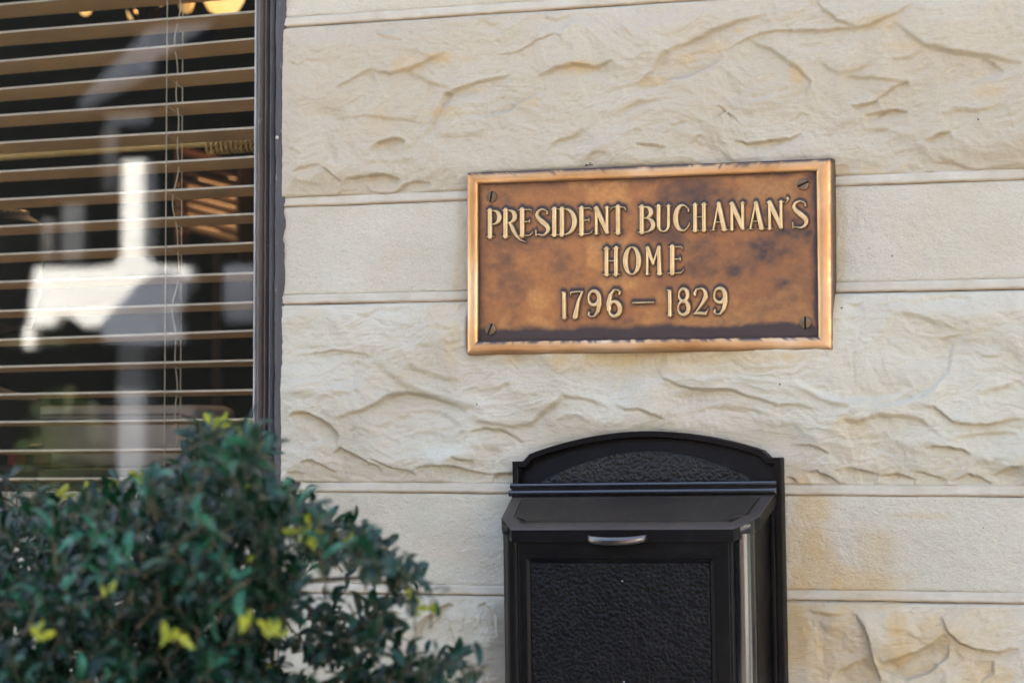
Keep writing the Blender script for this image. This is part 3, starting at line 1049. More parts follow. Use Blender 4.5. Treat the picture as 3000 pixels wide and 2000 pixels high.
lt = empty('lantern', (0, 0, 0))
tag(lt, 'black lantern with fluted brass gallery at the left edge behind the blind', 'lantern')
LY = 0.34
blk = simple('black_enamel', (0.012, 0.012, 0.012), 0.45)
xl = un(-60, 700, LY)[0]
zA, zB = un(30, 621, LY)[2], un(30, 651, LY)[2]
r1 = un(54, 640, LY)[0] - xl
r2 = un(96, 650, LY)[0] - xl
r3 = un(108, 700, LY)[0] - xl
z3 = un(108, 700, LY)[2]
z4 = un(96, 860, LY)[2]
z5 = un(70, 955, LY)[2]
MB().lathe([(r1 * .9, zA), (r1 * 1.02, zA), (r2, zB), (r3, z3), (r3 * 1.01, z3 - .012), (r2 * 1.0, z3 - 0.04), (r2, z4), (r2 * .95, z4 - .01), (r2 * .85, z5), (r2 * .3, z5 - .01), (r2 * .3, z5 - 0.1), (r2, z5 - 0.125), (r2, zt2 + .001)][::-1], xl, LY, 40).build('body', blk, lt, True, 40)
for q in range(40):
    a = 2 * math.pi * q / 40
    rr = r1 * 1.07
    MB().tube([(xl + rr * math.cos(a), LY + rr * math.sin(a), zB + .002), (xl + rr * math.cos(a), LY + rr * math.sin(a), zA)], 0.0016, 6).build('baluster', brass.m, lt)
for zz in (zA + .001, zB):
    MB().tube([(xl + r1 * 1.08 * math.cos(a), LY + r1 * 1.08 * math.sin(a), zz) for a in (2 * math.pi * q / 48 for q in range(48))], 0.0019, 6, closed=True).build('brass_rim', brass.m, lt, True)

# chandelier with lit amber shades
ch = empty('chandelier', (0, 0, 0))
tag(ch, 'lit chandelier with amber glass shades hanging at the top of the window', 'chandelier')
CY = 1.15
amb = NT('lit_amber_glass')
lw = amb.n('ShaderNodeLayerWeight')
lw.inputs[0].default_value = 0.35
amb.set(col=(0.8, 0.5, 0.2), rough=0.3, em=amb.ramp(amb.noise(14, 3), (0.3, (1.0, 0.48, 0.12)), (0.65, (1.0, 0.66, 0.26))), ems=0.16)
pl2 = bpy.data.lights.new('chandelier_light', 'POINT')
pl2.energy = 1.6
pl2.color = (1.0, 0.62, 0.32)
pl2.shadow_soft_size = 0.03
plo = bpy.data.objects.new('chandelier_light', pl2)
COL.objects.link(plo)
plo.parent = ch
plo.location = (un(560, 0, CY)[0], CY + .25, 2.55)
shades = [(655, 44, 62, 90, 1.0), (545, 40, 20, 40, .35), (250, 46, 24, 60, .9), (386, 58, 12, 22, .8), (472, 18, 9, 50, .9), (418, 20, 7, 12, 1.6), (439, 8, 7, 10, 1.6)]
czc = 2.62
ccx = un(420, 0, CY)[0]
ironm = simple('dark_bronze_metal', (0.05, 0.03, 0.02), 0.35, 0.8)
MB().tube([(ccx, CY, 2.34), (ccx, CY, 3.18)], 0.009, 10).build('stem', ironm, ch, True)
for i, (px, py, rp, hp, st) in enumerate(shades):
    yy = CY + (0.0, 0.1, -0.12, 0.1, -0.05, 0.14, 0.16)[i]
    b = un(px, py, yy)
    sc_ = un(px + 10, py, yy)[0] - b[0]
    r0 = rp / 10 * sc_
    hh = hp / 10 * sc_
    m2 = MB().lathe([(r0 * .25, 0), (r0 * .62, hh * .12), (r0 * .86, hh * .4), (r0 * 1.0, hh * .75), (r0 * 1.12, hh)], b[0], yy, 28, b[2])
    mt = amb.m
    if st != 1.0:
        mt = amb.m.copy()
        mt.name = 'lit_amber_glass_' + str(i)
        mt.node_tree.nodes['Principled BSDF'].inputs['Emission Strength'].default_value = st * 0.16
    m2.build('glass_shade', mt, ch, True)
    MB().tube([(b[0], yy, b[2] + hh), (b[0], yy, b[2] + hh + .05), ((b[0] + ccx) / 2, (yy + CY) / 2, 2.5), (ccx, CY, 2.42)], 0.006, 8).build('arm', ironm, ch, True)

# wooden louvres as lit by a lamp; the glowing panel behind is added
lo = empty('lit_louvres', (0, 0, 0))
tag(lo, 'lamp-lit slanting wooden louvres with an added glow panel beside the window frame', 'wooden blind')
QY = 1.5
p0, p1 = un(520, 690, QY), un(705, 500, QY)
lm = NT('louvre_glow')
lm.set(col=(0.5, 0.25, 0.1), em=lm.ramp(lm.noise(9, 2), (0.35, (0.35, 0.13, 0.04)), (0.6, (0.9, 0.45, 0.18))), ems=0.42)
wl_ = simple('dark_amber_wood', (0.045, 0.018, 0.008), 0.4)
sw = (p1[0] - p0[0])
bx('added_glow_panel', p0[0] + .008, p1[0] - .03, QY + 0.03, QY + 0.036, p0[2] + .01, p1[2] - .01, lm.m, lo)
for i in range(9):
    z = p0[2] - 0.01 + i * 0.0205
    V = [(p0[0], QY, z + .024), (p1[0], QY, z - .018), (p1[0], QY, z - .011), (p0[0], QY, z + .031)]
    V2 = [(x, QY + 0.02, zz + .012) for x, y, zz in V]
    me = pydata('slat', V + V2, [(0, 1, 2, 3), (7, 6, 5, 4), (0, 4, 5, 1), (1, 5, 6, 2), (2, 6, 7, 3), (3, 7, 4, 0)])
    add('slat', me, wl_, lo)
fr_ = MB()
fr_.box(p0[0] - .004, p0[0], QY - .01, QY + .05, p0[2] - .02, p1[2] + .06, 0.002)
fr_.box(p1[0], p1[0] + .004, QY - .01, QY + .05, p0[2] - .06, p1[2] + .02, 0.002)
fr_.build('frame', wl_, lo)
bx('added_stand', (p0[0] + p1[0]) / 2 - .01, (p0[0] + p1[0]) / 2 + .01, QY + .037, QY + .05, 0.2, p0[2] + .02, wl_, lo)

# ================================================================ BRONZE PLAQUE
plq = empty('plaque', (un(1900, 750, 0)[0], -0.001, un(1900, 750, 0)[2]))
tag(plq, "cast bronze wall plaque reading PRESIDENT BUCHANAN'S HOME 1796 \u2013 1829 on the stone wall", 'plaque')
PC = np.array(plq.location)
FY = -0.0260     # front of the border
PY = -0.0195     # face of the panel


def pq(x, y, Y=PY):
    p = un(x, y, Y)
    return np.array([p[0] - PC[0], Y - PC[1], p[2] - PC[2]])


bz = NT('polished_bronze_border')
n = bz.noise(7, 4, 0.6, stretch=(1, 1, 1))
cb = bz.ramp(n, (0.3, (0.45, 0.225, 0.085)), (0.5, (0.60, 0.345, 0.16)), (0.7, (0.72, 0.51, 0.32)))
st = bz.ramp(bz.noise(38, 5, 0.65, stretch=(1, 1, 0.5)), (0.60, 0.0), (0.78, 0.45))
cb = bz.mix(st, cb, (0.45, 0.26, 0.09))
cb = bz.mix(bz.attr('patina'), cb, (0.06, 0.038, 0.034))
bz.set(col=cb, metal=bz.math('SUBTRACT', 0.85, bz.math('MULTIPLY', bz.attr('patina'), 0.55)), rough=bz.ramp(bz.noise(55, 4), (0.3, 0.33), (0.7, 0.5)))
bz.bump(bz.noise(70, 5, 0.6, stretch=(0.5, 1, 1)), 0.0012, 0.5)
# border: mitred ring of finely divided strips
oTL, oTR, oBR, oBL = (1367, 506), (2435.5, 463.5), (2438, 1024), (1367, 1039)
iTL, iTR, iBR, iBL = (1400, 540), (2390, 502), (2396, 985), (1399.5, 998)
oc_ = [np.array(pq(*p, FY)) for p in (oTL, oTR, oBR, oBL)]
ic_ = [np.array(pq(*p, FY)) for p in (iTL, iTR, iBR, iBL)]
nl, ring = 150, []
prof = [(-0.02, 0.0250, 1), (-0.015, 0.010, .9), (0.0, 0.0035, .55), (0.05, 0.0012, .25), (0.12, 0.0, 0), (0.35, -0.0012, 0), (0.62, -0.0016, 0), (0.86, -0.0010, 0), (0.93, 0.0, 0), (0.975, 0.0012, .12), (1.0, 0.0035, .9), (1.005, 0.0085, 1)]
V, A, Q = [], [], []
for sd_ in range(4):
    a0, a1 = oc_[sd_], oc_[(sd_ + 1) % 4]
    b0, b1 = ic_[sd_], ic_[(sd_ + 1) % 4]
    m_ = nl if sd_ in (0, 2) else nl // 2
    base = len(V)
    for j in range(m_ + 1):
        t = j / m_
        for w_, dy, pt_ in prof:
            ww = w_
            nn = float(fbm(np.array([t * 9 + sd_ * 11 + w_ * 1.5]), np.array([w_ * 2.0 + sd_ * 3]), 3)[0])
            nf = float(fbm(np.array([t * (70 if sd_ in (0, 2) else 36) + sd_ * 3]), np.array([0.5 + w_ * 4]), 3)[0])
            p = (a0 * (1 - t) + a1 * t) * (1 - ww) + (b0 * (1 - t) + b1 * t) * ww
            pat = pt_
            ztop_ = oc_[0][2] + (oc_[1][2] - oc_[0][2]) * (p[0] - oc_[0][0]) / (oc_[1][0] - oc_[0][0])
            dtop = ztop_ - p[2]
            if dtop < 0.012:
                pat = max(pat, float(sst(0.0052, 0.0022, np.array([dtop + nf * .0035]))))
            if sd_ == 2 and w_ > 0.6:
                pat = max(pat, float(sst(0.80, 0.94, np.array([w_ + nf * .22 + .08 * nn]))))
            if sd_ == 2 and w_ < 0.06:
                pat = max(pat, .4)
            if sd_ == 1 and w_ < 0.2:
                pat = max(pat, .55 * float(sst(0.18, 0.03, np.array([w_ + nf * .1]))))
            V.append((p[0], p[1] + dy + 0.0006 * nn * (0 < w_ < 1), p[2]))
            A.append(pat)
    kp = len(prof)
    for j in range(m_):
        for q in range(kp - 1):
            Q.append((base + j * kp + q, base + (j + 1) * kp + q, base + (j + 1) * kp + q + 1, base + j * kp + q + 1))
me = fastmesh('border', np.array(V), np.array(Q))
setattr_v(me, 'patina', np.array(A))
me.shade_smooth()
me.set_sharp_from_angle(angle=R(50))
add('border', me, bz.m, plq)

# ---- lettering: every character from strokes of varying width
def arc(cx, cy, rx, ry, a0, a1, w0, w1=None, n=18, wf=None):
    out = []
    for i in range(n + 1):
        t = i / n
        a = R(a0 + (a1 - a0) * t)
        if wf:
            ww = wf(t)
        else:
            ww = w0 + (w1 - w0) * t if w1 is not None else w0
        out.append((cx + rx * math.cos(a), cy + ry * math.sin(a), ww))
    return out


TK, TN = 0.100, 0.036        # thick and thin half-widths relative to the letter height


def stem(x, y0=0.0, y1=1.0, w=TK, ser=True):
    s = [[(x, y0 + .02, w), (x, y1 - .02, w)]]
    if ser:
        s += [[(x - w - .035, y0 + .03, .025), (x, y0 + .035, .045), (x + w + .035, y0 + .03, .025)], [(x - w - .02, y1 - .03, .022), (x, y1 - .035, .04), (x + w + .02, y1 - .03, .022)]]
    return s


def bowlw(t):
    return TN + (0.105 - TN) * math.sin(math.pi * t) ** 1.3


GL = {
    'P': (0.50, stem(.10) + [[(.10, .965, TN)] + arc(.22, .72, .22, .245, 90, -90, 0, wf=bowlw) + [(.16, .475, TN)]]),
    'R': (0.52, stem(.10) + [[(.10, .965, TN)] + arc(.20, .74, .24, .225, 90, -90, 0, wf=bowlw) + [(.14, .515, TN)],
                            [(.26, .50, .06), (.36, .30, .09), (.48, .06, .075), (.62, -.10, .05), (.82, -.20, .022)]]),
    'E': (0.46, stem(.10) + [[(.10, .965, TN), (.36, .965, TN), (.42, .93, .03), (.42, .86, .012)], [(.10, .53, TN), (.32, .53, TN), (.36, .56, .02)], [(.34, .60, .018), (.36, .53, .02), (.34, .46, .018)],
                            [(.10, .03, TN), (.36, .03, TN), (.43, .09, .03), (.46, .17, .012)]]),
    'S': (0.50, [[(.42, .80, .045), (.41, .90, .03)] + arc(.26, .77, .185, .20, 60, 180, 0, wf=lambda t: .035 + .045 * t) + [(.14, .64, .095), (.28, .50, .115), (.40, .38, .11)] + arc(.26, .245, .19, .22, 20, -120, 0, wf=lambda t: .10 - .065 * t) + [(.08, .06, .03)], [(.04, .02, .02), (.045, .22, .03)]]),
    'I': (0.20, stem(.10)),
    'D': (0.56, stem(.10) + [[(.10, .965, TN), (.20, .965, TN)] + arc(.20, .50, .31, .465, 90, -90, 0, wf=lambda t: TN + (.11 - TN) * math.sin(math.pi * t)) + [(.10, .035, TN)]]),
    'N': (0.52, [[(.07, .02, .07), (.07, .98, .07)], [(.07, .96, .10), (.25, .55, .105), (.45, .06, .085)], [(.45, .10, .07), (.45, .98, .07)], [(-.02, .03, .022), (.16, .03, .022)], [(-.03, .97, .022), (.12, .97, .03)], [(.36, .97, .022), (.54, .97, .022)]]),
    'T': (0.54, stem(.27, ser=False) + [[(.15, .03, .025), (.39, .03, .025)], [(.0, .84, .015), (.04, .93, .035), (.14, .97, TN), (.40, .97, TN), (.50, .94, .035), (.54, .84, .02)]]),
    'B': (0.52, stem(.10) + [[(.10, .965, TN)] + arc(.20, .76, .20, .205, 90, -90, 0, wf=bowlw) + [(.14, .55, TN)], [(.14, .54, TN)] + arc(.22, .285, .25, .255, 90, -90, 0, wf=bowlw) + [(.10, .03, TN)]]),
    'U': (0.52, [[(.09, .98, .09)] + [(.09, .40, .09)] + arc(.27, .26, .18, .23, 180, 360, 0, wf=lambda t: .09 - .05 * math.sin(math.pi * t) if t < .5 else .045 + .03 * (t - .5) * 2) + [(.45, .40, .07), (.45, .98, .07)], [(-.03, .97, .022), (.21, .97, .022)], [(.36, .97, .022), (.54, .97, .022)]]),
    'C': (0.56, [[(.50, .74, .05), (.48, .86, .035)] + arc(.31, .50, .225, .47, 55, 305, 0, wf=lambda t: .036 + .08 * math.sin(math.pi * t) ** 1.4) + [(.50, .22, .035), (.53, .32, .02)]]),
    'H': (0.52, stem(.10, w=.09) + stem(.42, w=.09) + [[(.10, .52, .036), (.42, .52, .036)]]),
    'A': (0.60, [[(.10, .05, .045), (.29, .96, .05)], [(.29, .94, .085), (.48, .05, .10)], [(.17, .30, .033), (.42, .30, .033)], [(.0, .03, .022), (.18, .03, .022)], [(.36, .03, .022), (.60, .03, .022)]]),
    "'": (0.18, [[(.09, .78, .16), (.11, .62, .15), (.06, .30, .08), (.0, .10, .03)]]),
    'O': (0.56, [arc(.28, .50, .225, .465, 90, 450, 0, n=36, wf=lambda t: .036 + .07 * abs(math.sin(2 * math.pi * t)) ** 1.2)]),
    'M': (0.62, [[(.08, .02, .06), (.10, .98, .07)], [(.10, .97, .09), (.31, .40, .07)], [(.31, .40, .05), (.50, .97, .06)], [(.52, .98, .08), (.54, .02, .095)], [(-.01, .03, .022), (.17, .03, .022)], [(.43, .03, .022), (.65, .03, .022)]]),
    '1': (0.20, [[(.10, .02, .085), (.09, .90, .085)], [(.09, .88, .07), (.0, .96, .03)], [(-.01, .03, .022), (.21, .03, .022)]]),
    '7': (0.48, [[(.02, .84, .02), (.05, .93, .05), (.22, .95, .045), (.40, .95, .04), (.46, .96, .02)], [(.44, .94, .045), (.30, .60, .07), (.20, .10, .11), (.19, .04, .11)]]),
    '9': (0.54, [arc(.26, .70, .18, .25, 0, 360, 0, n=30, wf=lambda t: .045 + .05 * abs(math.cos(math.pi * t))), [(.44, .72, .095), (.45, .50, .10), (.40, .24, .085), (.28, .05, .05), (.14, .04, .04), (.08, .12, .045), (.10, .19, .05)]]),
    '6': (0.54, [arc(.28, .29, .18, .255, 0, 360, 0, n=30, wf=lambda t: .045 + .05 * abs(math.cos(math.pi * t))), [(.10, .28, .095), (.09, .50, .10), (.14, .76, .085), (.26, .95, .05), (.40, .95, .04), (.46, .88, .045), (.44, .81, .05)]]),
    '\u2013': (1.0, [[(.0, .5, .5), (1.0, .5, .5)]]),
    '8': (0.54, [arc(.27, .74, .155, .215, 0, 360, 0, n=30, wf=lambda t: .04 + .045 * abs(math.cos(math.pi * t))), arc(.27, .27, .185, .24, 0, 360, 0, n=30, wf=lambda t: .04 + .055 * abs(math.cos(math.pi * t)))]),
    '2': (0.56, [[(.08, .72, .05), (.07, .80, .06), (.13, .93, .045)] + arc(.27, .72, .18, .235, 100, -20, 0, wf=lambda t: .04 + .06 * t) + [(.34, .44, .075), (.20, .24, .05), (.06, .08, .035)], [(.06, .07, .05), (.25, .09, .075), (.42, .06, .075), (.50, .16, .03), (.52, .24, .015)]]),
}
# char, left x, right x, top y, base y in the photo
TXT = [('P', 1429, 1470, 615, 696), ('R', 1475, 1517, 614, 695), ('E', 1523, 1562, 612, 693), ('S', 1568, 1612, 612, 692), ('I', 1618, 1634, 611, 691), ('D', 1639, 1690, 610, 690),
       ('E', 1697, 1737, 608, 688.5), ('N', 1743, 1786, 607, 687), ('T', 1789, 1835, 605, 685), ('B', 1873, 1920, 604, 683), ('U', 1924, 1966, 602, 681), ('C', 1973, 2025, 600, 679),
       ('H', 2030, 2072, 598, 678), ('A', 2083, 2133, 592, 677), ('N', 2140, 2183, 594, 675), ('A', 2191, 2243, 590, 674), ('N', 2250, 2296, 590, 672), ("'", 2300, 2317, 575, 599), ('S', 2320, 2369, 588, 670),
       ('H', 1770, 1815, 726, 807), ('O', 1829, 1878, 722, 807), ('M', 1891, 1940, 724, 805), ('E', 1962, 2004, 721, 803),
       ('1', 1648, 1662, 852, 933), ('7', 1671, 1711, 851, 932), ('9', 1719, 1766, 849, 931), ('6', 1777, 1825, 846, 930), ('\u2013', 1856, 1915, 883, 891), ('1', 1957, 1972, 846, 926), ('8', 1981, 2026, 843, 925),
       ('2', 2031, 2079, 842, 925), ('9', 2087, 2135, 841, 924)]
lm_ = NT('polished_bronze_letter')
cl = lm_.ramp(lm_.noise(45, 4, 0.6), (0.3, (0.50, 0.33, 0.145)), (0.7, (0.69, 0.50, 0.27)))
cl = lm_.mix(lm_.attr('patina'), cl, (0.075, 0.045, 0.035))
lm_.set(col=cl, metal=0.6, rough=0.42)
lm_.bump(lm_.noise(260, 3), 0.0004, 0.5)
S_ALL = []    # strokes in plaque plane metres, for the tarnish and shadow round the letters
for chx, xl_, xr2, yt, yb in TXT:
    wd, strokes = GL[chx]
    a = pq(xl_, yb)
    b = pq(xr2, yb)
    c = pq((xl_ + xr2) / 2, yt)
    hgt = c[2] - (a[2] + b[2]) / 2
    sx_ = (b[0] - a[0]) / wd
    # the baselines of the cast letters run level
    zb0 = (a[2] + b[2]) / 2
    Hh = hgt
    segs = []
    for stt in strokes:
        pts = [(a[0] + p[0] * sx_, zb0 + p[1] * Hh, p[2] * (Hh if chx not in ("\u2013",) else Hh) * (0.92 if chx != "'" else 1.0)) for p in stt]
        if chx == '\u2013':
            pts = [(p[0], p[1], Hh * 0.42) for p in pts]
        for p, q in zip(pts, pts[1:]):
            segs.append((p, q))
    S_ALL.append(segs)
    xs = [p[0] for s in segs for p in s]
    zs = [p[1] for s in segs for p in s]
    wmx = max(p[2] for s in segs for p in s)
    g0, g1, h0, h1 = min(xs) - wmx - .0012, max(xs) + wmx + .0012, min(zs) - wmx - .0012, max(zs) + wmx + .0012
    rs = 0.00042
    X, Z = np.meshgrid(np.arange(g0, g1, rs), np.arange(h0, h1, rs))
    sdf = np.full(X.shape, -1.0)
    for p, q in segs:
        dx, dz = q[0] - p[0], q[1] - p[1]
        ll = dx * dx + dz * dz + 1e-12
        t = np.clip(((X - p[0]) * dx + (Z - p[1]) * dz) / ll, 0, 1)
        d = np.hypot(X - p[0] - t * dx, Z - p[1] - t * dz)
        sdf = np.maximum(sdf, p[2] + (q[2] - p[2]) * t - d)
    hh = -0.0008 + 0.0046 * sst(-0.0009, 0.0011, sdf) + np.clip(sdf, 0, .0022) * 0.35
    keep = sdf > -0.0013
    ny, nx = X.shape
    idx = -np.ones(X.shape, int)
    kc = keep[:-1, :-1] & keep[1:, :-1] & keep[:-1, 1:] & keep[1:, 1:]
    us = np.zeros_like(keep)
    us[:-1, :-1] |= kc; us[1:, :-1] |= kc; us[:-1, 1:] |= kc; us[1:, 1:] |= kc
    idx[us] = np.arange(us.sum())
    V = np.stack([X[us], (PY - PC[1]) - hh[us], Z[us]], -1)
    jj, ii = np.nonzero(kc)
    Q = np.stack([idx[jj, ii], idx[jj, ii + 1], idx[jj + 1, ii + 1], idx[jj + 1, ii]], -1)
    me = fastmesh('letter', V, Q)
    setattr_v(me, 'patina', (1 - sst(-0.0003, 0.0006, sdf[us])) * 0.95)
    me.shade_smooth()
    nm = 'digit' if chx.isdigit() else ('dash' if chx == '\u2013' else ('apostrophe' if chx == "'" else 'letter'))
    add(nm, me, lm_.m, plq)

# ---- panel with its tarnish and painted shadow
pA = pq(1398, 541)
pB = pq(2399, 986)
rs = 0.0010
X, Z = np.meshgrid(np.arange(pA[0] - .002, pB[0] + .002, rs), np.arange(pB[2] - .004, pA[2] + .003, rs))
sdf = np.full(X.shape, -0.05)
for segs in S_ALL:
    xs = [p[0] for s in segs for p in s]
    zs = [p[1] for s in segs for p in s]
    m_ = (X > min(xs) - .02) & (X < max(xs) + .02) & (Z > min(zs) - .02) & (Z < max(zs) + .02)
    x, z = X[m_], Z[m_]
    v_ = sdf[m_]
    for p, q in segs:
        dx, dz = q[0] - p[0], q[1] - p[1]
        t = np.clip(((x - p[0]) * dx + (z - p[1]) * dz) / (dx * dx + dz * dz + 1e-12), 0, 1)
        v_ = np.maximum(v_, p[2] + (q[2] - p[2]) * t - np.hypot(x - p[0] - t * dx, z - p[1] - t * dz))
    sdf[m_] = v_
n1 = fbm(X * 9 + 13.4, Z * 12 + 5, 3)
n2 = fbm(X * 30, Z * 40 + 9, 4)
n3 = fbm(X * 90, Z * 120 + 9, 3)
halo = np.exp(-np.clip(-sdf, 0, 1) / 0.0034) * (0.85 + .4 * n2)
# tarnish and a painted shadow together lie thickest above each line of letters
up_sdf = np.roll(sdf, int(0.0030 / rs), axis=0)
halo = np.maximum(halo, 1.0 * np.exp(-np.clip(-up_sdf, 0, 1) / 0.0026))
il = np.array([pq(*iTL), pq(*iTR), pq(*iBR), pq(*iBL)])
dl = X - il[0][0]
dr = il[1][0] - X
zt_l = il[0][2] + (il[1][2] - il[0][2]) * (X - il[0][0]) / (il[1][0] - il[0][0])
zb_l = il[3][2] + (il[2][2] - il[3][2]) * (X - il[3][0]) / (il[2][0] - il[3][0])
dt = zt_l - Z
db = Z - zb_l
edge = np.maximum.reduce([np.exp(-np.clip(dl + n2 * .002, 0, 1) / .0075), np.exp(-np.clip(dr + n2 * .004, 0, 1) / .0085), .8 * np.exp(-np.clip(dt + n2 * .004, 0, 1) / .007),
                          1.0 * (1 - sst(.011, .026, db + n2 * .006))])
n1 = n1 * .6 + .4 * fbm(X * 20 + 28, Z * 24 + 3, 3)
blot = sst(-0.12, .55, n1 + n2 * .45 + n3 * .12 + .05 * sst(-.05, .25, X)) * .42
rightdark = .55 * sst(-.08, .20, X) * (0.85 + .25 * n2)
pat = np.clip(np.maximum.reduce([halo, edge, blot + rightdark * .8]) + .12 * n3 + .10 * n2 + .13, 0, 1)
glow = sst(.05, .4, -n1 + n2 * .4)
hp = 0.0004 * n2 + 0.0001 * n3
V = np.stack([X, np.full(X.shape, PY - PC[1]) - hp, Z], -1).reshape(-1, 3)
idx = np.arange(X.size).reshape(X.shape)
Q = np.stack([idx[:-1, :-1], idx[:-1, 1:], idx[1:, 1:], idx[1:, :-1]], -1).reshape(-1, 4)
me = fastmesh('panel', V, Q)
setattr_v(me, 'patina', pat)
setattr_v(me, 'glow', glow)
me.shade_smooth()
pm = NT('tarnished_bronze_panel')
cp = pm.mix(pm.attr('glow'), (0.38, 0.155, 0.048), (0.56, 0.255, 0.075))
cp = pm.mix(pm.ramp(pm.noise(160, 4, 0.65), (0.35, 0.35), (0.65, 0.0)), cp, (0.20, 0.085, 0.035))
cp = pm.mix(pm.attr('patina'), cp, (0.052, 0.036, 0.032))
pm.set(col=cp, metal=0.45, rough=pm.ramp(pm.attr('patina'), (0.0, 0.46), (1.0, 0.6)))
pm.bump(pm.noise(330, 3, 0.6), 0.0005, 0.5)
add('panel', me, pm.m, plq)
bkp = [(oc_[i][0] * .994, oc_[i][2] - (0.0008 if i < 2 else -0.002)) for i in range(4)]
MB().prism(bkp, PY - PC[1] + .003, 0.0).build('backing', simple('dark_bronze_back', (0.05, 0.033, 0.026), 0.6, 0.5), plq)
scm = simple('tarnished_screw', (0.15, 0.10, 0.06), 0.45, 0.7, var=.4, scale=60)
for (sx1, sy1, ang) in ((1441, 577, 80), (2354, 540, 22), (1437.5, 964, 68), (2360.5, 945, 90)):
    p = pq(sx1, sy1)
    r0 = 0.0082
    b2 = bmesh.new()
    nsg = 26
    prf = [(1.0, 0.0005), (1.0, -.0016), (.93, -.0024), (.55, -.0031), (.0001, -.0034)]
    rings = []
    for rr, yy in prf:
        rings.append([b2.verts.new((r0 * rr * math.cos(2 * math.pi * q / nsg), yy, r0 * rr * math.sin(2 * math.pi * q / nsg))) for q in range(nsg)])
    for a, c in zip(rings, rings[1:]):
        for q in range(nsg):
            b2.faces.new((a[q], a[(q + 1) % nsg], c[(q + 1) % nsg], c[q]))
    # the slot is cut through the dome
    rot = Matrix.Rotation(-R(ang), 3, 'Y')
    nrm = rot @ Vector((0, 0, 1))
    for s_ in (1, -1):
        bmesh.ops.bisect_plane(b2, geom=b2.verts[:] + b2.edges[:] + b2.faces[:], plane_co=nrm * (0.0013 * s_), plane_no=nrm)
    dele = [f for f in b2.faces if abs(f.calc_center_median().dot(nrm)) < 0.0012 and f.calc_center_median().y < -0.0009]
    bmesh.ops.delete(b2, geom=dele, context='FACES')
    me = bpy.data.meshes.new('screw')
    b2.to_mesh(me)
    b2.free()
    o = add('screw', me, scm, plq)
    o.location = p
    sl = MB().box(-r0 * .96, r0 * .96, -0.0011, -0.0002, -0.0018, 0.0018, rot=rot.to_4x4()).build('slot', simple('screw_slot', (0.008, 0.006, 0.005), 0.9), o)
p = pq(1727, 484, -0.018)
b2 = bmesh.new()
for q in range(7):
    mt_ = Matrix.Translation(Vector(p) + Vector((rnd.gauss(0, .0022), rnd.gauss(0, .001), rnd.gauss(.0006, .0012)))) @ Matrix.Diagonal((rnd.uniform(.8, 1.6), 1, rnd.uniform(.5, 1.1), 1))
    bmesh.ops.create_icosphere(b2, subdivisions=1, radius=.0016, matrix=mt_)
me = bpy.data.meshes.new('crumb')
b2.to_mesh(me)
b2.free()
add('dirt_clump', me, simple('crusted_dirt', (0.07, 0.05, 0.04), 0.9), plq)
# small brown cocoon stuck to the stone right of the plaque
b2 = bmesh.new()
bmesh.ops.create_icosphere(b2, subdivisions=3, radius=0.0042, matrix=Matrix.Rotation(R(28), 4, 'Y') @ Matrix.Diagonal((1.25, .55, .55, 1)))
me = bpy.data.meshes.new('cocoon')
b2.to_mesh(me)
b2.free()
o = add('insect_cocoon', me, simple('brown_cocoon', (0.13, 0.05, 0.022), 0.7, var=.4, scale=200), None, True)
o.location = un(2472, 906, -0.012)
o.location.y = -0.0155
tag(o, 'tiny brown insect cocoon stuck on the stone just right of the plaque', 'cocoon')
# ================================================================ MAILBOX
mbx = empty('mailbox', (-1.0135, -0.007, 1.50), (0, -R(0.85), 0))
tag(mbx, 'black metal wall mailbox with arched back and sloping lid below the bronze plaque', 'mailbox')


def metal_black(name, rough, bumpd=0.0, bs=0.0, col=(0.0055, 0.005, 0.005), flecks=False, sp=0.13, coat=0.0):
    m = NT(name)
    n = m.noise(9, 4)
    cc = m.ramp(n, (0.3, tuple(c * .8 for c in col)), (0.7, tuple(c * 1.25 for c in col)))
    dust = m.ramp(m.noise(55, 5, .7), (0.55, 0.0), (0.8, 0.22))
    cc = m.mix(dust, cc, (0.05, 0.043, 0.036))
    m.set(col=cc, rough=m.ramp(m.noise(24, 4), (0.3, rough * .85), (0.7, min(1, rough * 1.2))), spec=sp, coat=coat, coatr=0.10)
    if bumpd:
        vo = m.n('ShaderNodeTexVoronoi')
        vo.feature = 'SMOOTH_F1'
        vo.inputs['Scale'].default_value = bs
        m.l(m.co(), vo.inputs['Vector'])
        v = m.math('SUBTRACT', 1.0, m.math('MULTIPLY', vo.outputs['Distance'], 1.3))
        m.bump(m.math('ADD', v, m.math('MULTIPLY', m.noise(bs * .6, 2), .5)), bumpd, 0.8)
    else:
        m.bump(m.noise(500, 3, .6), 0.00015, 0.5)
    return m.m


MK = metal_black('black_satin_enamel', 0.34)
MKT = metal_black('hammered_black_enamel', 0.38, 0.0026, 215, col=(0.0065, 0.0062, 0.0062), sp=.12)
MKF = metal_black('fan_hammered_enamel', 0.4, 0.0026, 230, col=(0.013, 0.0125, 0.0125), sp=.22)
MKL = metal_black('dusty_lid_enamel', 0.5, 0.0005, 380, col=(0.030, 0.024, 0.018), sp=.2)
MKR = metal_black('sky_lit_rim_enamel', 0.5, col=(0.046, 0.037, 0.029), sp=.3)  # rim coloured lighter for the sky light on its upper side
MKG = metal_black('gloss_black_enamel', 0.2, col=(0.006, 0.006, 0.007), sp=.5, coat=0.75)

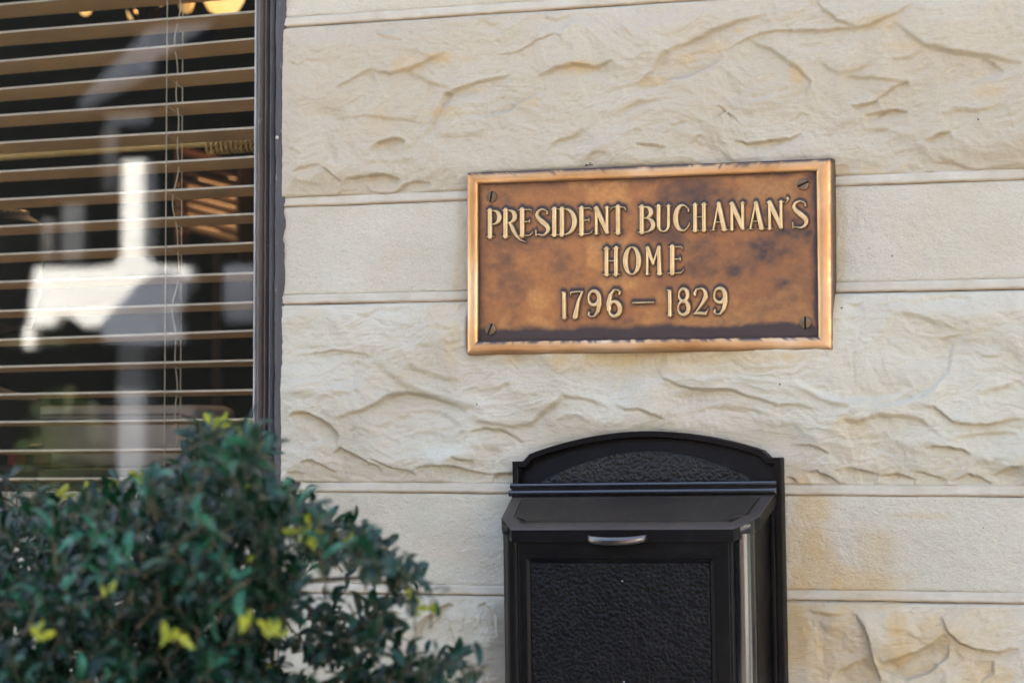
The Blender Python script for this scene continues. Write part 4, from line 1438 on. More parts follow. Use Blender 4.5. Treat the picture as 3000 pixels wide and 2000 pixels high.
# arched back plate: outline in local u, v
def arch(hw, sh, rise, flat, n=36, y0=-0.40):
    pts = [(-hw, y0), (hw, y0), (hw, sh), (hw - flat, sh)]
    a = hw - flat
    for i in range(1, n):
        u = a - 2 * a * i / n
        t = abs(u) / a
        v = sh + 0.004 + (rise - .004) * math.cos(t * math.pi / 2 * 0.98) ** 0.82
        pts.append((u, v))
    pts += [(-hw + flat, sh), (-hw, sh)]
    return pts


out = arch(0.192, 0.043, 0.0385, 0.016)
c = MB()
c.prism(out, -0.012, 0.0, bev=0.0015)
c.build('back_plate', MK, mbx, True, 35)


def ring_mesh(name, rings, mat, parent, smooth=False, cap=True):
    """rings: list of equally long loops of 3d points, skinned in order"""
    b2 = bmesh.new()
    rr = [[b2.verts.new(p) for p in rg] for rg in rings]
    n_ = len(rr[0])
    for a, c_ in zip(rr, rr[1:]):
        for q in range(n_):
            b2.faces.new((a[q], a[(q + 1) % n_], c_[(q + 1) % n_], c_[q]))
    if cap:
        b2.faces.new(rr[-1])
    bmesh.ops.recalc_face_normals(b2, faces=b2.faces)
    me = bpy.data.meshes.new(name)
    b2.to_mesh(me)
    b2.free()
    o = add(name, me, mat, parent)
    if smooth:
        me.shade_smooth()
        me.set_sharp_from_angle(angle=R(35))
    return o


def inset(poly, d):
    n_ = len(poly)
    outp = []
    for i in range(n_):
        p0_, p1_, p2_ = Vector(poly[i - 1]), Vector(poly[i]), Vector(poly[(i + 1) % n_])
        e1 = (p1_ - p0_).normalized()
        e2 = (p2_ - p1_).normalized()
        n1_ = Vector((-e1.y, e1.x))
        n2_ = Vector((-e2.y, e2.x))
        b_ = (n1_ + n2_)
        b_ = b_ / max(0.35, b_.length_squared) * 2
        outp.append(tuple(p1_ + b_ * d))
    return outp


def at_y(poly, y):
    return [(p[0], y, p[1]) for p in poly]


o1 = inset(out, 0.001)
o2 = inset(out, 0.0075)
o3 = inset(out, 0.0085)
ring_mesh('rim', [at_y(out, -0.0115), at_y(out, -0.022), at_y(o1, -0.0235), at_y(o2, -0.0235), at_y(o3, -0.0225), at_y(inset(out, .0095), -0.0125)], MK, mbx, True, cap=False)
# cove between the rim and the hammered fan panel
inner = [(-0.160, -0.02), (0.160, -0.02)]
a_ = 0.160
nA = 40
fan = []
for i in range(nA + 1):
    u = a_ - 2 * a_ * i / nA
    t = abs(u) / a_
    fan.append((u, 0.009 + 0.0455 * math.cos(t * math.pi / 2) ** 0.85))
fan = [(-a_, -0.02), (a_, -0.02)] + fan
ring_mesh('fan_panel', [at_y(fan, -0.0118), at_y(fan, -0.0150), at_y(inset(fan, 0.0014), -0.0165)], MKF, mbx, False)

# moulding along the hinge: two rolls
for v0, y0, r0 in ((0.0085, -0.030, 0.0042), (-0.0015, -0.0355, 0.0046)):
    MB().tube([(-0.1915, y0, v0), (0.1885, y0, v0)], r0, 14).build('hinge_moulding', MKG, mbx, True, 50)
MB().box(-0.190, 0.187, -0.033, -0.013, -0.010, 0.0095, 0.0012).build('hinge_block', MK, mbx, True, 40)

# lid: plan outline with cut front corners
plan = [(-0.190, -0.024), (-0.1815, -0.0935), (-0.1545, -0.1265), (0.1545, -0.1265), (0.1815, -0.0935), (0.187, -0.024)]


def lz(y):
    return -0.0065 + (y + 0.035) * 0.46


def lidring(pl, dz):
    return [(p[0], p[1], lz(p[1]) + dz) for p in pl]


pin = inset(plan[::-1], -0.0)[::-1]


def inp(d, yb=None):
    q = inset(plan, d)
    return q


sgn = 1
tst = inset(plan, 0.01)
if abs(tst[2][0]) > abs(plan[2][0]):
    sgn = -1
ins1 = inset(plan, sgn * 0.0010)
ring_mesh('lid_lip', [lidring(plan, -0.0175), lidring(plan, -0.0012)], MK, mbx, False, cap=False)
b2 = [lidring(plan, -0.0012), lidring(ins1, 0.0)]
insA = inset(plan, sgn * 0.0165)
insB = inset(plan, sgn * 0.0172)
b2 += [lidring(insA, 0.0), lidring(insB, -0.0016)]
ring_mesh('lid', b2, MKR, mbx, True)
# hammered field let into the lid, with scooped front corners
il_ = inset(plan, sgn * 0.0175)
xL, xR_ = il_[1][0], il_[4][0]
yF = il_[2][1]
yBk = il_[0][1] - 0.002
fld = [(il_[0][0], yBk), (il_[1][0] + .001, il_[1][1] + .012)]
cx2, cy2 = il_[1][0] + .002, il_[2][1] + .004
for q in range(7):
    a = R(90 - q * 15)
    fld.append((cx2 + .020 * math.cos(a) + .000, cy2 + .012 * math.sin(a)))
for q in range(7):
    a = R(180 - 0 - q * 15) if False else R(180 - q * 15)
    fld.append((-cx2 + .020 * math.cos(a), cy2 + .012 * math.sin(a)))
fld += [(il_[4][0] - .001, il_[4][1] + .012), (il_[5][0], yBk)]
ring_mesh('lid_field', [[(p[0], p[1], lz(p[1]) - .003) for p in fld], [(p[0], p[1], lz(p[1]) + .0012) for p in fld], [(p[0] * .994, p[1], lz(p[1]) + .0016) for p in fld]], MKL, mbx, False)

# body: chamfered box
body = [(-0.178, -0.012), (-0.175, -0.088), (-0.148, -0.1185), (0.148, -0.1185), (0.175, -0.088), (0.178, -0.012)]
bl = [[(p[0], p[1], lz(p[1]) - .0182) for p in body], [(p[0], p[1], -0.385) for p in body]]
ring_mesh('body', bl, MK, mbx, False)
# raised edge strip down the side near the back plate
for s_ in (1, -1):
    MB().box(min(s_ * 0.1778, s_ * 0.1838), max(s_ * 0.1778, s_ * 0.1838), -0.030, -0.0125, -0.385, -0.013, 0.0012).build('side_strip', MK, mbx, True, 40)
    # half round column on the cut corner, with its cap
    cx3, cy3 = s_ * 0.1590, -0.1005
    MKC = MKG if s_ > 0 else MK
    MB().lathe([(0.0165, -0.385), (0.0165, -0.0545)], cx3, cy3, 32).build('corner_column', MKC, mbx, True, 50)
    capm = MB().lathe([(0.0165, -0.056), (0.0178, -0.0545), (0.0178, -0.0400)], cx3, cy3, 32)
    for vv_ in capm.b.verts:
        if vv_.co.z > -0.041:
            vv_.co.z = lz(vv_.co.y) - 0.0012
    capm.build('column_cap', MKC, mbx, True, 50)
# front: frame with bead and sunk hammered panel
fy = -0.1185
uw0, uw1, vt = -0.1395, 0.1295, -0.0838
fr0 = [(-0.147, -0.385), (0.147, -0.385), (0.147, -0.0640), (-0.147, -0.0640)]
pan = [(uw0, -0.372), (uw1, -0.372), (uw1, vt), (uw0, vt)]


def rect(p, d):
    return [(p[0][0] + d, p[0][1] + d), (p[1][0] - d, p[1][1] + d), (p[2][0] - d, p[2][1] - d), (p[3][0] + d, p[3][1] - d)]


ring_mesh('door', [at_y(fr0, fy + .0005), at_y(fr0, fy - .003), at_y(rect(fr0, .001), fy - .004), at_y(pan, fy - .004), at_y(rect(pan, .0012), fy - .0064), at_y(rect(pan, .0032), fy - .0064), at_y(rect(pan, .0045), fy - .004),
                   at_y(rect(pan, .0088), fy - .0022), at_y(rect(pan, .0098), fy - .0012)], MK, mbx, False)
ring_mesh('door_panel', [at_y(rect(pan, .0099), fy - .0009), at_y(rect(pan, .0101), fy - .0030), at_y(rect(pan, .0112), fy - .0036)], MKT, mbx, False)
for vv in (-0.1175, -0.250):
    o = MB().lathe([(0.0011, -0.0009), (0.0011, 0.0003), (0.0005, 0.0007)], 0, 0, 10).build('rivet', simple('steel_rivet', (0.30, 0.30, 0.33), 0.3, 0.8), mbx)
    o.rotation_euler = (R(90), 0, 0)
    o.location = (0.0, fy - .0036, vv)
# handle
hm = simple('worn_black_chrome', (0.13, 0.115, 0.105), 0.27, 0.9)
b2 = bmesh.new()
rings = []
for i in range(25):
    t = -1 + 2 * i / 24
    u = -0.004 + 0.0415 * t
    bul = (1 - t * t) ** 0.6
    y = -0.1275 - 0.0155 * bul
    dz = -0.0045 * bul
    hh_ = 0.0058 - 0.0006 * (1 - bul)
    zc = -0.0600 + dz
    rings.append([b2.verts.new(p) for p in ((u, y, zc - hh_ + .001), (u, y - .0012, zc - hh_), (u, y - .0032, zc - hh_ + .0012), (u, y - .0036, zc), (u, y - .0030, zc + hh_ - .0012), (u, y - .0012, zc + hh_), (u, y, zc + hh_ - .001))])
for a, c_ in zip(rings, rings[1:]):
    for q in range(7):
        b2.faces.new((a[q], a[(q + 1) % 7], c_[(q + 1) % 7], c_[q]))
b2.faces.new(rings[0])
b2.faces.new(rings[-1][::-1])
bmesh.ops.recalc_face_normals(b2, faces=b2.faces)
me = bpy.data.meshes.new('handle')
b2.to_mesh(me)
b2.free()
add('handle', me, hm, mbx, smooth=True)

# ================================================================ SHRUB
shr = empty('shrub', (-1.5, -0.86, 0))
tag(shr, 'dark green small leaved evergreen shrub with lime tips in front of the window', 'shrub')
SB = np.array(shr.location)


def leaf_mesh(name, Lf=0.021, Wd=0.0080, curl=0.0022):
    rows = [(0.0, 0.10), (0.12, 0.34), (0.32, 0.78), (0.56, 1.0), (0.78, 0.88), (0.93, 0.50), (1.0, 0.10)]
    V, Fc = [], []
    for t, w_ in rows:
        z = -curl * (2 * t - 1) ** 2 * 1.6
        V += [(t * Lf, -Wd / 2 * w_, z + .0011 * w_), (t * Lf, 0, z), (t * Lf, Wd / 2 * w_, z + .0011 * w_)]
    for i in range(len(rows) - 1):
        a = i * 3
        Fc += [(a, a + 3, a + 4, a + 1), (a + 1, a + 4, a + 5, a + 2)]
    return pydata(name, V, Fc)


def leafmat(name, c0, c1, rough, sub=0.0):
    m = NT(name)
    oi = m.n('ShaderNodeObjectInfo').outputs['Random']
    nn = m.noise(55, 3, 0.6)
    f_ = m.math('ADD', m.math('MULTIPLY', oi, 0.45), m.math('MULTIPLY', nn, 0.7))
    m.set(col=m.ramp(f_, (0.38, c0), (0.60, tuple(.62 * p_ + .38 * q_ for p_, q_ in zip(c0, c1))), (0.82, c1)), rough=rough, spec=0.28)
    tl = m.n('ShaderNodeBsdfTranslucent')
    tl.inputs[0].default_value = (c1[0] * 1.8, c1[1] * 1.8, c1[2] * 0.9, 1)
    ms = m.n('ShaderNodeMixShader')
    ms.inputs[0].default_value = sub
    m.l(m.p.outputs[0], ms.inputs[1])
    m.l(tl.outputs[0], ms.inputs[2])
    m.l(ms.outputs[0], m.t.nodes['Material Output'].inputs[0])
    return m.m


LMAT = leafmat('evergreen_leaf', (0.002, 0.010, 0.004), (0.030, 0.150, 0.088), 0.30, 0.05)
YMAT = leafmat('new_leaf', (0.17, 0.21, 0.02), (0.34, 0.36, 0.05), 0.5, 0.35)
LV = [leaf_mesh('leaf'), leaf_mesh('leaf', 0.0245, 0.0086, 0.0012), leaf_mesh('leaf', 0.018, 0.0072, 0.003)]
for me in LV:
    me.materials.append(LMAT)
YV = [leaf_mesh('young_leaf', 0.019, 0.0072, 0.001), leaf_mesh('young_leaf', 0.015, 0.0062, 0.002)]
for me in YV:
    me.materials.append(YMAT)
stemm = simple('twig_bark', (0.075, 0.058, 0.03), 0.8)

OUTL = [(-700, 2600), (-700, 1540), (-250, 1470), (0, 1478), (60, 1455), (150, 1478), (240, 1450), (330, 1452), (420, 1424), (500, 1400), (545, 1360), (556, 1300), (580, 1245), (620, 1262), (680, 1290), (735, 1250), (752, 1300), (775, 1380),
        (800, 1450), (850, 1440), (868, 1500), (905, 1492), (960, 1530), (1010, 1575), (1060, 1590), (1100, 1600), (1125, 1680), (1190, 1690), (1240, 1730), (1215, 1730), (1150, 1705), (1090, 1670), (1000, 1640),
        (890, 1690), (830, 1800), (790, 1880), (800, 1960), (930, 2040), (1100, 2100), (1050, 2600)]
SUBP = [  # thin outlying sprays (polygons, density)
    ([(900, 1740), (1120, 1750), (1130, 1830), (1010, 1900), (890, 1900)], 0.34),
    ([(1120, 1965), (1180, 1935), (1230, 1955), (1340, 1925), (1330, 1960), (1260, 2010), (1180, 2080), (1040, 2080), (1010, 1960)], .8),
]


def inside(poly, x, y):
    c_ = False
    n_ = len(poly)
    j = n_ - 1
    for i in range(n_):
        if (poly[i][1] > y) != (poly[j][1] > y) and x < (poly[j][0] - poly[i][0]) * (y - poly[i][1]) / (poly[j][1] - poly[i][1]) + poly[i][0]:
            c_ = not c_
        j = i
    return c_


rng = random.Random(11)
LEAVES = []     # matrix, variant, young
TW = MB()
ntw = 0


def twig(base, dirn, length, nlf, young=0.0, scale=1.0, stems=True):
    """a shoot with paired leaves along it"""
    d = Vector(dirn).normalized()
    p = Vector(base)
    pts = [p.copy()]
    az = rng.uniform(0, 6.28)
    for i in range(nlf):
        d = (d + Vector((rng.gauss(0, .10), rng.gauss(0, .10), rng.gauss(0.03, .08)))).normalized()
        p = p + d * (length / nlf)
        pts.append(p.copy())
        az += 2.2 + rng.uniform(-.4, .4)
        s_ = d.cross(Vector((0, 0, 1)))
        if s_.length < .05:
            s_ = Vector((1, 0, 0))
        s_.normalize()
        q_ = d.cross(s_)
        for side in ((0, math.pi) if rng.random() < .7 else (0,)):
            outd = s_ * math.cos(az + side) + q_ * math.sin(az + side)
            ld_ = (d * rng.uniform(.35, .9) + outd).normalized()
            upv = (Vector((0, 0, 1)) + d * .6 + Vector((rng.gauss(0, .35), rng.gauss(0, .35) - .25, 0))).normalized()
            yv = upv.cross(ld_)
            if yv.length < .05:
                yv = s_.copy()
            yv.normalize()
            zv = ld_.cross(yv)
            sc_ = scale * rng.uniform(.95, 1.55) * (0.8 if i >= nlf - 2 else 1)
            Mx = Matrix(((ld_.x * sc_, yv.x * sc_, zv.x * sc_, p.x), (ld_.y * sc_, yv.y * sc_, zv.y * sc_, p.y), (ld_.z * sc_, yv.z * sc_, zv.z * sc_, p.z), (0, 0, 0, 1)))
            LEAVES.append((Mx, rng.randrange(3), young > 0 and i >= nlf - int(young)))
    if stems:
        TW.tube([tuple(q) for q in pts], [0.0013 - 0.0007 * i / len(pts) for i in range(len(pts))], 5, caps=False)
    return pts


def depth_at(x, y):
    # the crown bulges towards the street
    return -0.62 - 0.30 * min(1, max(0, (1900 - y) / 500)) * 0 - 0.25


def place(poly, n, dens=1.0, ylo=-1.20, yhi=-0.50, ux=(-330, 1350), uy=(1200, 2250)):
    cnt = 0
    tries = 0
    while cnt < n and tries < n * 40:
        tries += 1
        x, y = rng.uniform(*ux), rng.uniform(*uy)
        if not inside(poly, x, y):
            continue
        # edge shoots sit in the middle of the crown's depth
        Y = rng.uniform(ylo, yhi)
        p = un(x, y, Y)
        near = not inside(poly, x, y - 55)
        dr_ = Vector((rng.gauss(0.15, .6), rng.gauss(-.35, .5), rng.gauss(.7, .45)))
        if y > 1750 and x > 880:
            dr_ = Vector((rng.gauss(0.9, .5), rng.gauss(-.2, .5), rng.gauss(-.1, .45)))
        if x > 980 and y < 1760:
            dr_ = Vector((rng.gauss(1.0, .4), rng.gauss(-.2, .4), rng.gauss(.0, .35)))
        dr_.normalize()
        ln_ = rng.uniform(.03, .06)
        p2 = Vector(p) - dr_ * ln_ * (0.75 if near else .5)
        twig(p2, dr_, ln_, rng.choice((4, 5, 6, 6)), young=1 if rng.random() < .022 else 0)
        cnt += 1
    return cnt


place(OUTL, 820)
place(OUTL, 420, ylo=-1.05, yhi=-.6, uy=(1560, 2250))
place(SUBP[0][0], 11, ylo=-.95, yhi=-.65, ux=(880, 1140), uy=(1730, 1910))
place(SUBP[1][0], 24, ylo=-.98, yhi=-.75, ux=(1000, 1350), uy=(1890, 2090))
# outline shoots that give the crown its top edge
for (x, y, a) in ((566, 1330, 80), (585, 1275, 75), (640, 1290, 95), (735, 1275, 60), (760, 1330, 40), (690, 1340, 90), (600, 1340, 100), (540, 1395, 110), (855, 1455, 80), (868, 1470, 95), (905, 1515, 50), (985, 1555, 45), (1062, 1590, 70), (1090, 1610, 85),
                  (1085, 1650, 80), (1200, 1700, 20), (1232, 1735, -20), (1160, 1690, 60), (1130, 1790, 20), (1100, 1815, -30), (1060, 1840, -60), (1130, 1860, -40), (1010, 1850, -70), (960, 1900, -50), (1020, 1890, -20), (1080, 1890, -10),
                  (1165, 1905, 100), (1200, 1935, 60), (1290, 1955, 35), (1260, 1950, 120), (1330, 1990, 40), (40, 1470, 110), (90, 1475, 70), (20, 1440, 80), (120, 1470, 60), (280, 1470, 80), (345, 1455, 90), (470, 1420, 60),
                  (740, 1360, 20), (770, 1420, 30), (655, 1310, 20), (1400, 1995, 60), (1360, 2000, 100)):
    Y = rng.uniform(-1.0, -.72)
    p = un(x, y, Y)
    dr_ = Vector((math.cos(R(a)), rng.gauss(-.1, .25), math.sin(R(a))))
    dr_.normalize()
    twig(Vector(p) - dr_ * .03, dr_, .045, 5)
# lime new growth at these tips
for (x, y, n_) in ((179, 1436, 5), (238, 1440, 4), (336, 1418, 5), (417, 1392, 4), (634, 1222, 6), (732, 1315, 4), (747, 1424, 5), (893, 1535, 6), (917, 1578, 6), (1026, 1553, 3), (1056, 1551, 4), (1192, 1712, 4), (1262, 1752, 6), (1215, 1760, 3), (107, 1843, 6),
                   (494, 1850, 5), (804, 1837, 7), (315, 1714, 3), (1390, 1660, 0), (270, 1800, 0), (715, 1815, 3), (560, 1870, 2)):
    if not n_:
        continue
    Y = -1.02 if y > 1500 and x < 950 else -0.92
    if y > 1600 and x < 950:
        Y = -1.22
    p = Vector(un(x, y, Y))
    for q in range(n_):
        a = R(rng.uniform(10, 170))
        if x > 1150:
            a = R(rng.uniform(-50, 40))
        ld_ = Vector((math.cos(a), rng.gauss(-.3, .35), math.sin(a))).normalized()
        yv = Vector((rng.gauss(0, .3), 1, rng.gauss(0, .3))).cross(ld_).normalized()
        zv = ld_.cross(yv)
        sc_ = rng.uniform(.75, 1.15)
        pp = p - Vector((0, 0, .008)) + Vector((rng.gauss(0, .003), rng.gauss(0, .004), rng.gauss(0, .003)))
        Mx = Matrix(((ld_.x * sc_, yv.x * sc_, zv.x * sc_, pp.x), (ld_.y * sc_, yv.y * sc_, zv.y * sc_, pp.y), (ld_.z * sc_, yv.z * sc_, zv.z * sc_, pp.z), (0, 0, 0, 1)))
        LEAVES.append((Mx, rng.randrange(2), True))
    if y < 1500 or x > 1150:
        TW.tube([tuple(p - Vector((0, 0, .03))), tuple(p)], [.0012, .0007], 5, caps=False)
# the rest of the crown, out of the picture
place([(-420, 2040), (1080, 2040), (1000, 2500), (820, 3000), (-250, 3000)], 420, ylo=-1.22, yhi=-.48, ux=(-420, 1100), uy=(2040, 3000))
for i in range(700):
    while True:
        q = Vector((rng.uniform(-1, 1), rng.uniform(-1, 1), rng.uniform(-1, 1)))
        if q.length < 1 and q.length > .45:
            break
    p = Vector((-1.56 + q.x * .50, -0.86 + q.y * .42, .80 + q.z * .56))
    px, py = pr(p)
    if -60 < px < 3050 and py < 2060:
        continue
    twig(p, q + Vector((0, 0, .4)), .055, 5, stems=i % 2 == 0)
# stems
root = Vector((-1.5, -.86, 0))
br = MB()
for i in range(14):
    a = i * 2.4
    tip = Vector((-1.5 + .34 * math.cos(a) * rng.uniform(.5, 1), -.85 + .22 * math.sin(a), rng.uniform(.85, 1.22)))
    m1 = root.lerp(tip, .4) + Vector((rng.gauss(0, .04), rng.gauss(0, .04), 0))
    m2_ = root.lerp(tip, .75) + Vector((rng.gauss(0, .03), rng.gauss(0, .03), 0))
    br.tube([tuple(root + Vector((.03 * math.cos(a), .03 * math.sin(a), 0))), tuple(m1), tuple(m2_), tuple(tip)], [.012, .009, .005, .002], 7)
# boughs that carry the outlying sprays
for pts_ in ([(700, 1850, -.9), (900, 1700, -.88), (1080, 1690, -.85), (1230, 1740, -.85)], [(800, 2050, -.9), (980, 1990, -.88), (1150, 1975, -.87), (1300, 1980, -.87)], [(880, 1760, -.82), (980, 1840, -.8), (1060, 1880, -.8)], [(900, 1800, -.82), (1000, 1810, -.8), (1120, 1850, -.8)],
             [(500, 1700, -.86), (600, 1450, -.86), (632, 1240, -.88)], [(700, 1650, -.86), (740, 1450, -.86), (745, 1300, -.88)]):
    br.tube([tuple(un(*q)) for q in pts_], [.0042, .003, .0022, .0012][:len(pts_)], 6)


def rel(o):
    o.parent = shr
    o.matrix_parent_inverse = Matrix.Translation(-Vector(SB))


rel(br.build('stem', stemm, None, True))
o = TW.build('twigs', stemm, None, False, kind='stuff')
rel(o)
vis_ = []
for k_, (Mx, v_, y_) in enumerate(LEAVES):
    px, py = pr(Mx.translation)
    if -20 < px < 3020 and 1150 < py < 2020:
        vis_.append((Mx.translation.y, k_))
green = [k_ for d_, k_ in sorted(vis_) if not LEAVES[k_][2]]
# a share from the very front and a share spread through the silhouette
front = green[:230]
rest_ = green[230:]
rng.shuffle(rest_)
sel = set(front + rest_[:65])
for k_ in sorted(sel):
    Mx, v_, y_ = LEAVES[k_]
    o = bpy.data.objects.new('leaf', LV[v_])
    COL.objects.link(o)
    o.parent = shr
    o.matrix_local = Matrix.Translation(-Vector(SB)) @ Mx
for k_, (Mx, v_, y_) in enumerate(LEAVES):
    if y_:
        o = bpy.data.objects.new('young_leaf', YV[v_ % 2])
        COL.objects.link(o)
        o.parent = shr
        o.matrix_local = Matrix.Translation(-Vector(SB)) @ Mx
co = [np.array([tuple(v.co) for v in me.vertices]) for me in LV]
fa = np.array([tuple(p.vertices) for p in LV[0].polygons])
VV, QQ, off = [], [], 0
for k_, (Mx, v_, y_) in enumerate(LEAVES):
    if y_ or k_ in sel:
        continue
    A_ = np.array(Mx)
    VV.append(co[v_] @ A_[:3, :3].T + A_[:3, 3] - SB)
    QQ.append(fa + off)
    off += len(co[v_])
me = fastmesh('foliage', np.concatenate(VV), np.concatenate(QQ))
o = add('foliage', me, LMAT, shr, kind='stuff')

# ================================================================ GROUND AND STREET
def struct(o):
    o['kind'] = 'structure'
    return o


pav = NT('paving')
pv = pav.n('ShaderNodeTexBrick')
pv.inputs['Scale'].default_value = 1.0
pv.inputs['Brick Width'].default_value = 0.6
pv.inputs['Row Height'].default_value = 0.6
pv.inputs['Mortar Size'].default_value = 0.008
pv.inputs['Color1'].default_value = (0.27, 0.25, 0.22, 1)
pv.inputs['Color2'].default_value = (0.33, 0.30, 0.26, 1)
pv.inputs['Mortar'].default_value = (0.12, 0.11, 0.10, 1)
pav.l(pav.co(), pv.inputs['Vector'])
pav.set(col=pv.outputs[0], rough=0.9)
struct(bx('pavement', -40, 40, -4.6, -0.0015, -0.2, 0.0, pav.m))
struct(bx('road', -40, 40, -11.4, -4.601, -0.3, -0.12, simple('asphalt', (0.075, 0.072, 0.07), 0.9, bump=.004)))
struct(bx('pavement', -40, 40, -14.2, -11.401, -0.2, 0.0, pav.m))
struct(bx('ground', -120, 120, -160, 120, -0.6, -0.301, simple('grass_ground', (0.09, 0.11, 0.05), 0.9)))

# house across the street: its white porch mirrors in the window glass
GY = 0.042


def mir(x, y, Yv):
    """place across the street whose mirror image stands at this photo point"""
    p = un(x, y, Yv)
    return (p[0], 2 * GY - Yv, p[2])


ph = empty('porch_house', (0, 0, 0))
tag(ph, 'dark clapboard house with white porch across the street, mirrored in the window glass', 'house')
VY = 13.6
wht = simple('white_paint', (0.80, 0.79, 0.76), 0.5, var=.04)
drk = simple('black_clapboard', (0.008, 0.009, 0.009), 0.8, spec=0.03)
slt = simple('blue_grey_shingle', (0.042, 0.048, 0.062), 0.7, var=.25, scale=3)
a = mir(-900, 1000, VY)
b = mir(1200, 1000, VY)
YW = a[1] - 2.2
bx('wall', a[0] - 2, b[0] + 3, YW - 6, YW, -.2, 7.0, drk, ph)


def mslab(name, x0, y0, x1, y1, th, mat, Yv=VY):
    p = mir(x0, y1, Yv)
    q = mir(x1, y0, Yv)
    return bx(name, p[0], q[0], p[1] - th, p[1], p[2], q[2], mat, ph, 0.01)


# post, from the porch roof down to the rail, with a splayed head
p = mir(390, 470, VY)
q = mir(390, 960, VY)
hw_ = .5 * abs(mir(424, 900, VY)[0] - mir(357, 900, VY)[0])
MB().box(p[0] - hw_, p[0] + hw_, p[1] - .2, p[1], q[2], p[2], .02).build('porch_post', wht, ph, True, 40)
MB().box(p[0] - hw_ * 1.2, p[0] + hw_ * 1.2, p[1] - .2, p[1], -.15, q[2] - .005, .02).build('lower_post', simple('dimmed_lower_post', (0.20, 0.215, 0.24), .8, var=.3, scale=3), ph, True, 40)  # same post lower down, its dimming put into the colour
# sign board: white with a lower edge cut in curves
pl_ = [(100, 785), (240, 785), (330, 778), (365, 745), (415, 745), (440, 778), (560, 782), (556, 835), (520, 880), (440, 955), (310, 950), (280, 958), (250, 960), (215, 938), (200, 925), (180, 925), (165, 940), (150, 958), (80, 955), (90, 860)]
pp = [mir(x, y, VY - .35) for x, y in pl_]
MB().prism([(v[0], v[2]) for v in pp], pp[0][1] - .12, pp[0][1], bev=.01).build('awning_board', wht, ph)
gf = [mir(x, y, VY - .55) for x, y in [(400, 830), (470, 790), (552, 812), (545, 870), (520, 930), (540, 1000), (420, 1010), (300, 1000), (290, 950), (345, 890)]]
MB().prism([(v[0], v[2]) for v in gf], gf[0][1] - .1, gf[0][1], bev=.01).build('board_shade', simple('blue_grey_board_shade', (0.15, 0.165, 0.20), .8, var=.3, scale=2), ph)  # diagonal shade on the white board, added as a grey-blue panel
mslab('post_bracket', 68, 955, 102, 1020, .1, wht, VY - .3)
mslab('shutter', 655, 775, 745, 945, .1, simple('pale_blue_shutter', (0.09, 0.10, 0.125), .6))
mslab('rail', 330, 985, 540, 1010, .1, simple('grey_rail', (0.08, 0.085, 0.09), .6))
mslab('window_trim', 120, 640, 160, 770, .1, simple('grey_trim', (0.06, 0.06, 0.06), .6))
mslab('window_trim', 180, 600, 245, 770, .1, simple('grey_trim_dark', (0.08, 0.085, 0.09), .6))
mslab('window_trim', 310, 330, 440, 372, .1, slt)
mslab('window_trim', 300, 372, 345, 560, .1, simple('grey_trim_mid', (0.03, 0.03, 0.035), .6))
mslab('fascia', 20, 990, 330, 1010, .1, simple('moss_board', (0.06, 0.075, 0.04), .8))
# porch roof, sloping, slate
u0, u1 = mir(215, 300, VY), mir(480, 300, VY)
rp_ = [mir(270, 30, VY), mir(470, 10, VY), mir(450, 180, VY), mir(235, 290, VY)]
me = pydata('porch_roof', [(v[0], v[1] - (0.9 if i < 2 else 0), v[2]) for i, v in enumerate(rp_)] + [(v[0], v[1] - (0.9 if i < 2 else 0), v[2] - .1) for i, v in enumerate(rp_)],
            [(0, 1, 2, 3), (7, 6, 5, 4), (0, 4, 5, 1), (1, 5, 6, 2), (2, 6, 7, 3), (3, 7, 4, 0)])
add('porch_roof', me, slt, ph)
bx('roof', a[0] - 2.5, b[0] + 3.5, YW - 6.5, YW + .4, 7.0, 7.2, slt, ph)

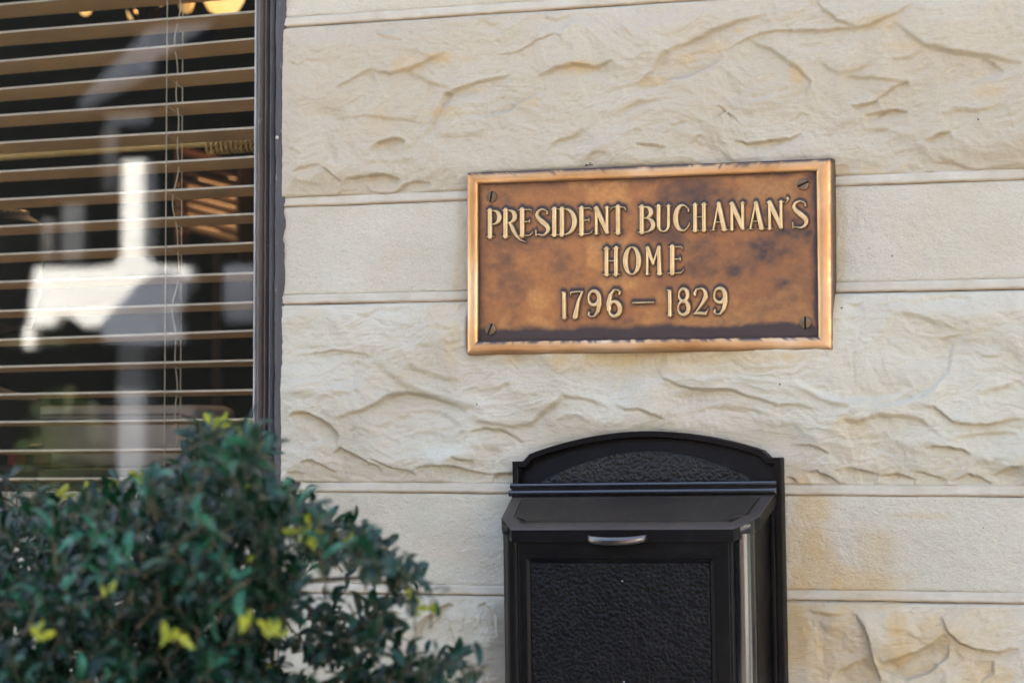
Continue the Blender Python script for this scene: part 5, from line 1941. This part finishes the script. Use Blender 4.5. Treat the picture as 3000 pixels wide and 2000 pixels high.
# neighbours that throw warm light back at the wall
for i, (x0, x1, h_, col_, nm, lb) in enumerate(((-4.6, 7.0, 6.5, (0.10, 0.055, 0.04), 'dark brick', 'dark red brick house across the street, right of the porch house'), (7.6, 15.6, 7.5, (0.70, 0.66, 0.58), 'cream', 'cream stucco house across the street, second from the right'), (16.2, 22.5, 8.0, (0.80, 0.79, 0.76), 'white', 'tall white house across the street, farthest right'))):
    h2 = empty('town_house', ((x0 + x1) / 2, -14.4, 0))
    tag(h2, lb, 'house')
    wm = simple('facade_' + nm.replace(' ', '_'), col_, .85)
    bx('wall', x0 - h2.location.x, x1 - h2.location.x, -7, 0, -.2, h_, wm, h2)
    bx('roof', x0 - h2.location.x - .3, x1 - h2.location.x + .3, -7.3, .35, h_, h_ + .25, slt, h2)
    for fl in (0.9, 3.9):
        for k2 in range(4):
            xx = x0 - h2.location.x + 1.0 + k2 * (x1 - x0 - 3.0) / 3
            f_ = bx('window', xx - .06, xx + 1.06, .001, .05, fl - .06, fl + 1.66, wht, h2)
            bx('pane', xx, xx + 1.0, .051, .056, fl, fl + 1.6, simple('dark_pane', (0.02, 0.025, 0.03), .08), f_)
# street tree whose leaves mirror low in the glass
tre = empty('street_tree', tuple(mir(190, 1200, 11.0))[:2] + (0,))
tag(tre, 'small green street tree across the road, mirrored low in the window glass', 'tree')
MB().tube([(0, 0, -.12), (0.03, 0, .8), (0, .02, 1.6), (.05, 0, 2.0)], [.06, .05, .04, .015], 10).build('trunk', stemm, tre, True)
V, Fc = [], []
for i in range(1500):
    while True:
        q = Vector((rng.uniform(-1, 1), rng.uniform(-1, 1), rng.uniform(-1, 1)))
        if q.length < 1:
            break
    c_ = Vector((q.x * .33, q.y * .33, 1.45 + q.z * .55))
    e1 = Vector((rng.gauss(0, 1), rng.gauss(0, 1), rng.gauss(0, 1))).normalized() * .035
    e2 = e1.cross(Vector((rng.gauss(0, 1), rng.gauss(0, 1), rng.gauss(0, 1)))).normalized() * .02
    n_ = len(V)
    V += [tuple(c_ - e1), tuple(c_ + e2), tuple(c_ + e1), tuple(c_ - e2)]
    Fc.append((n_, n_ + 1, n_ + 2, n_ + 3))
add('crown', pydata('crown', V, Fc), simple('tree_leaf', (0.05, 0.075, 0.018), .6), tre, kind='stuff')
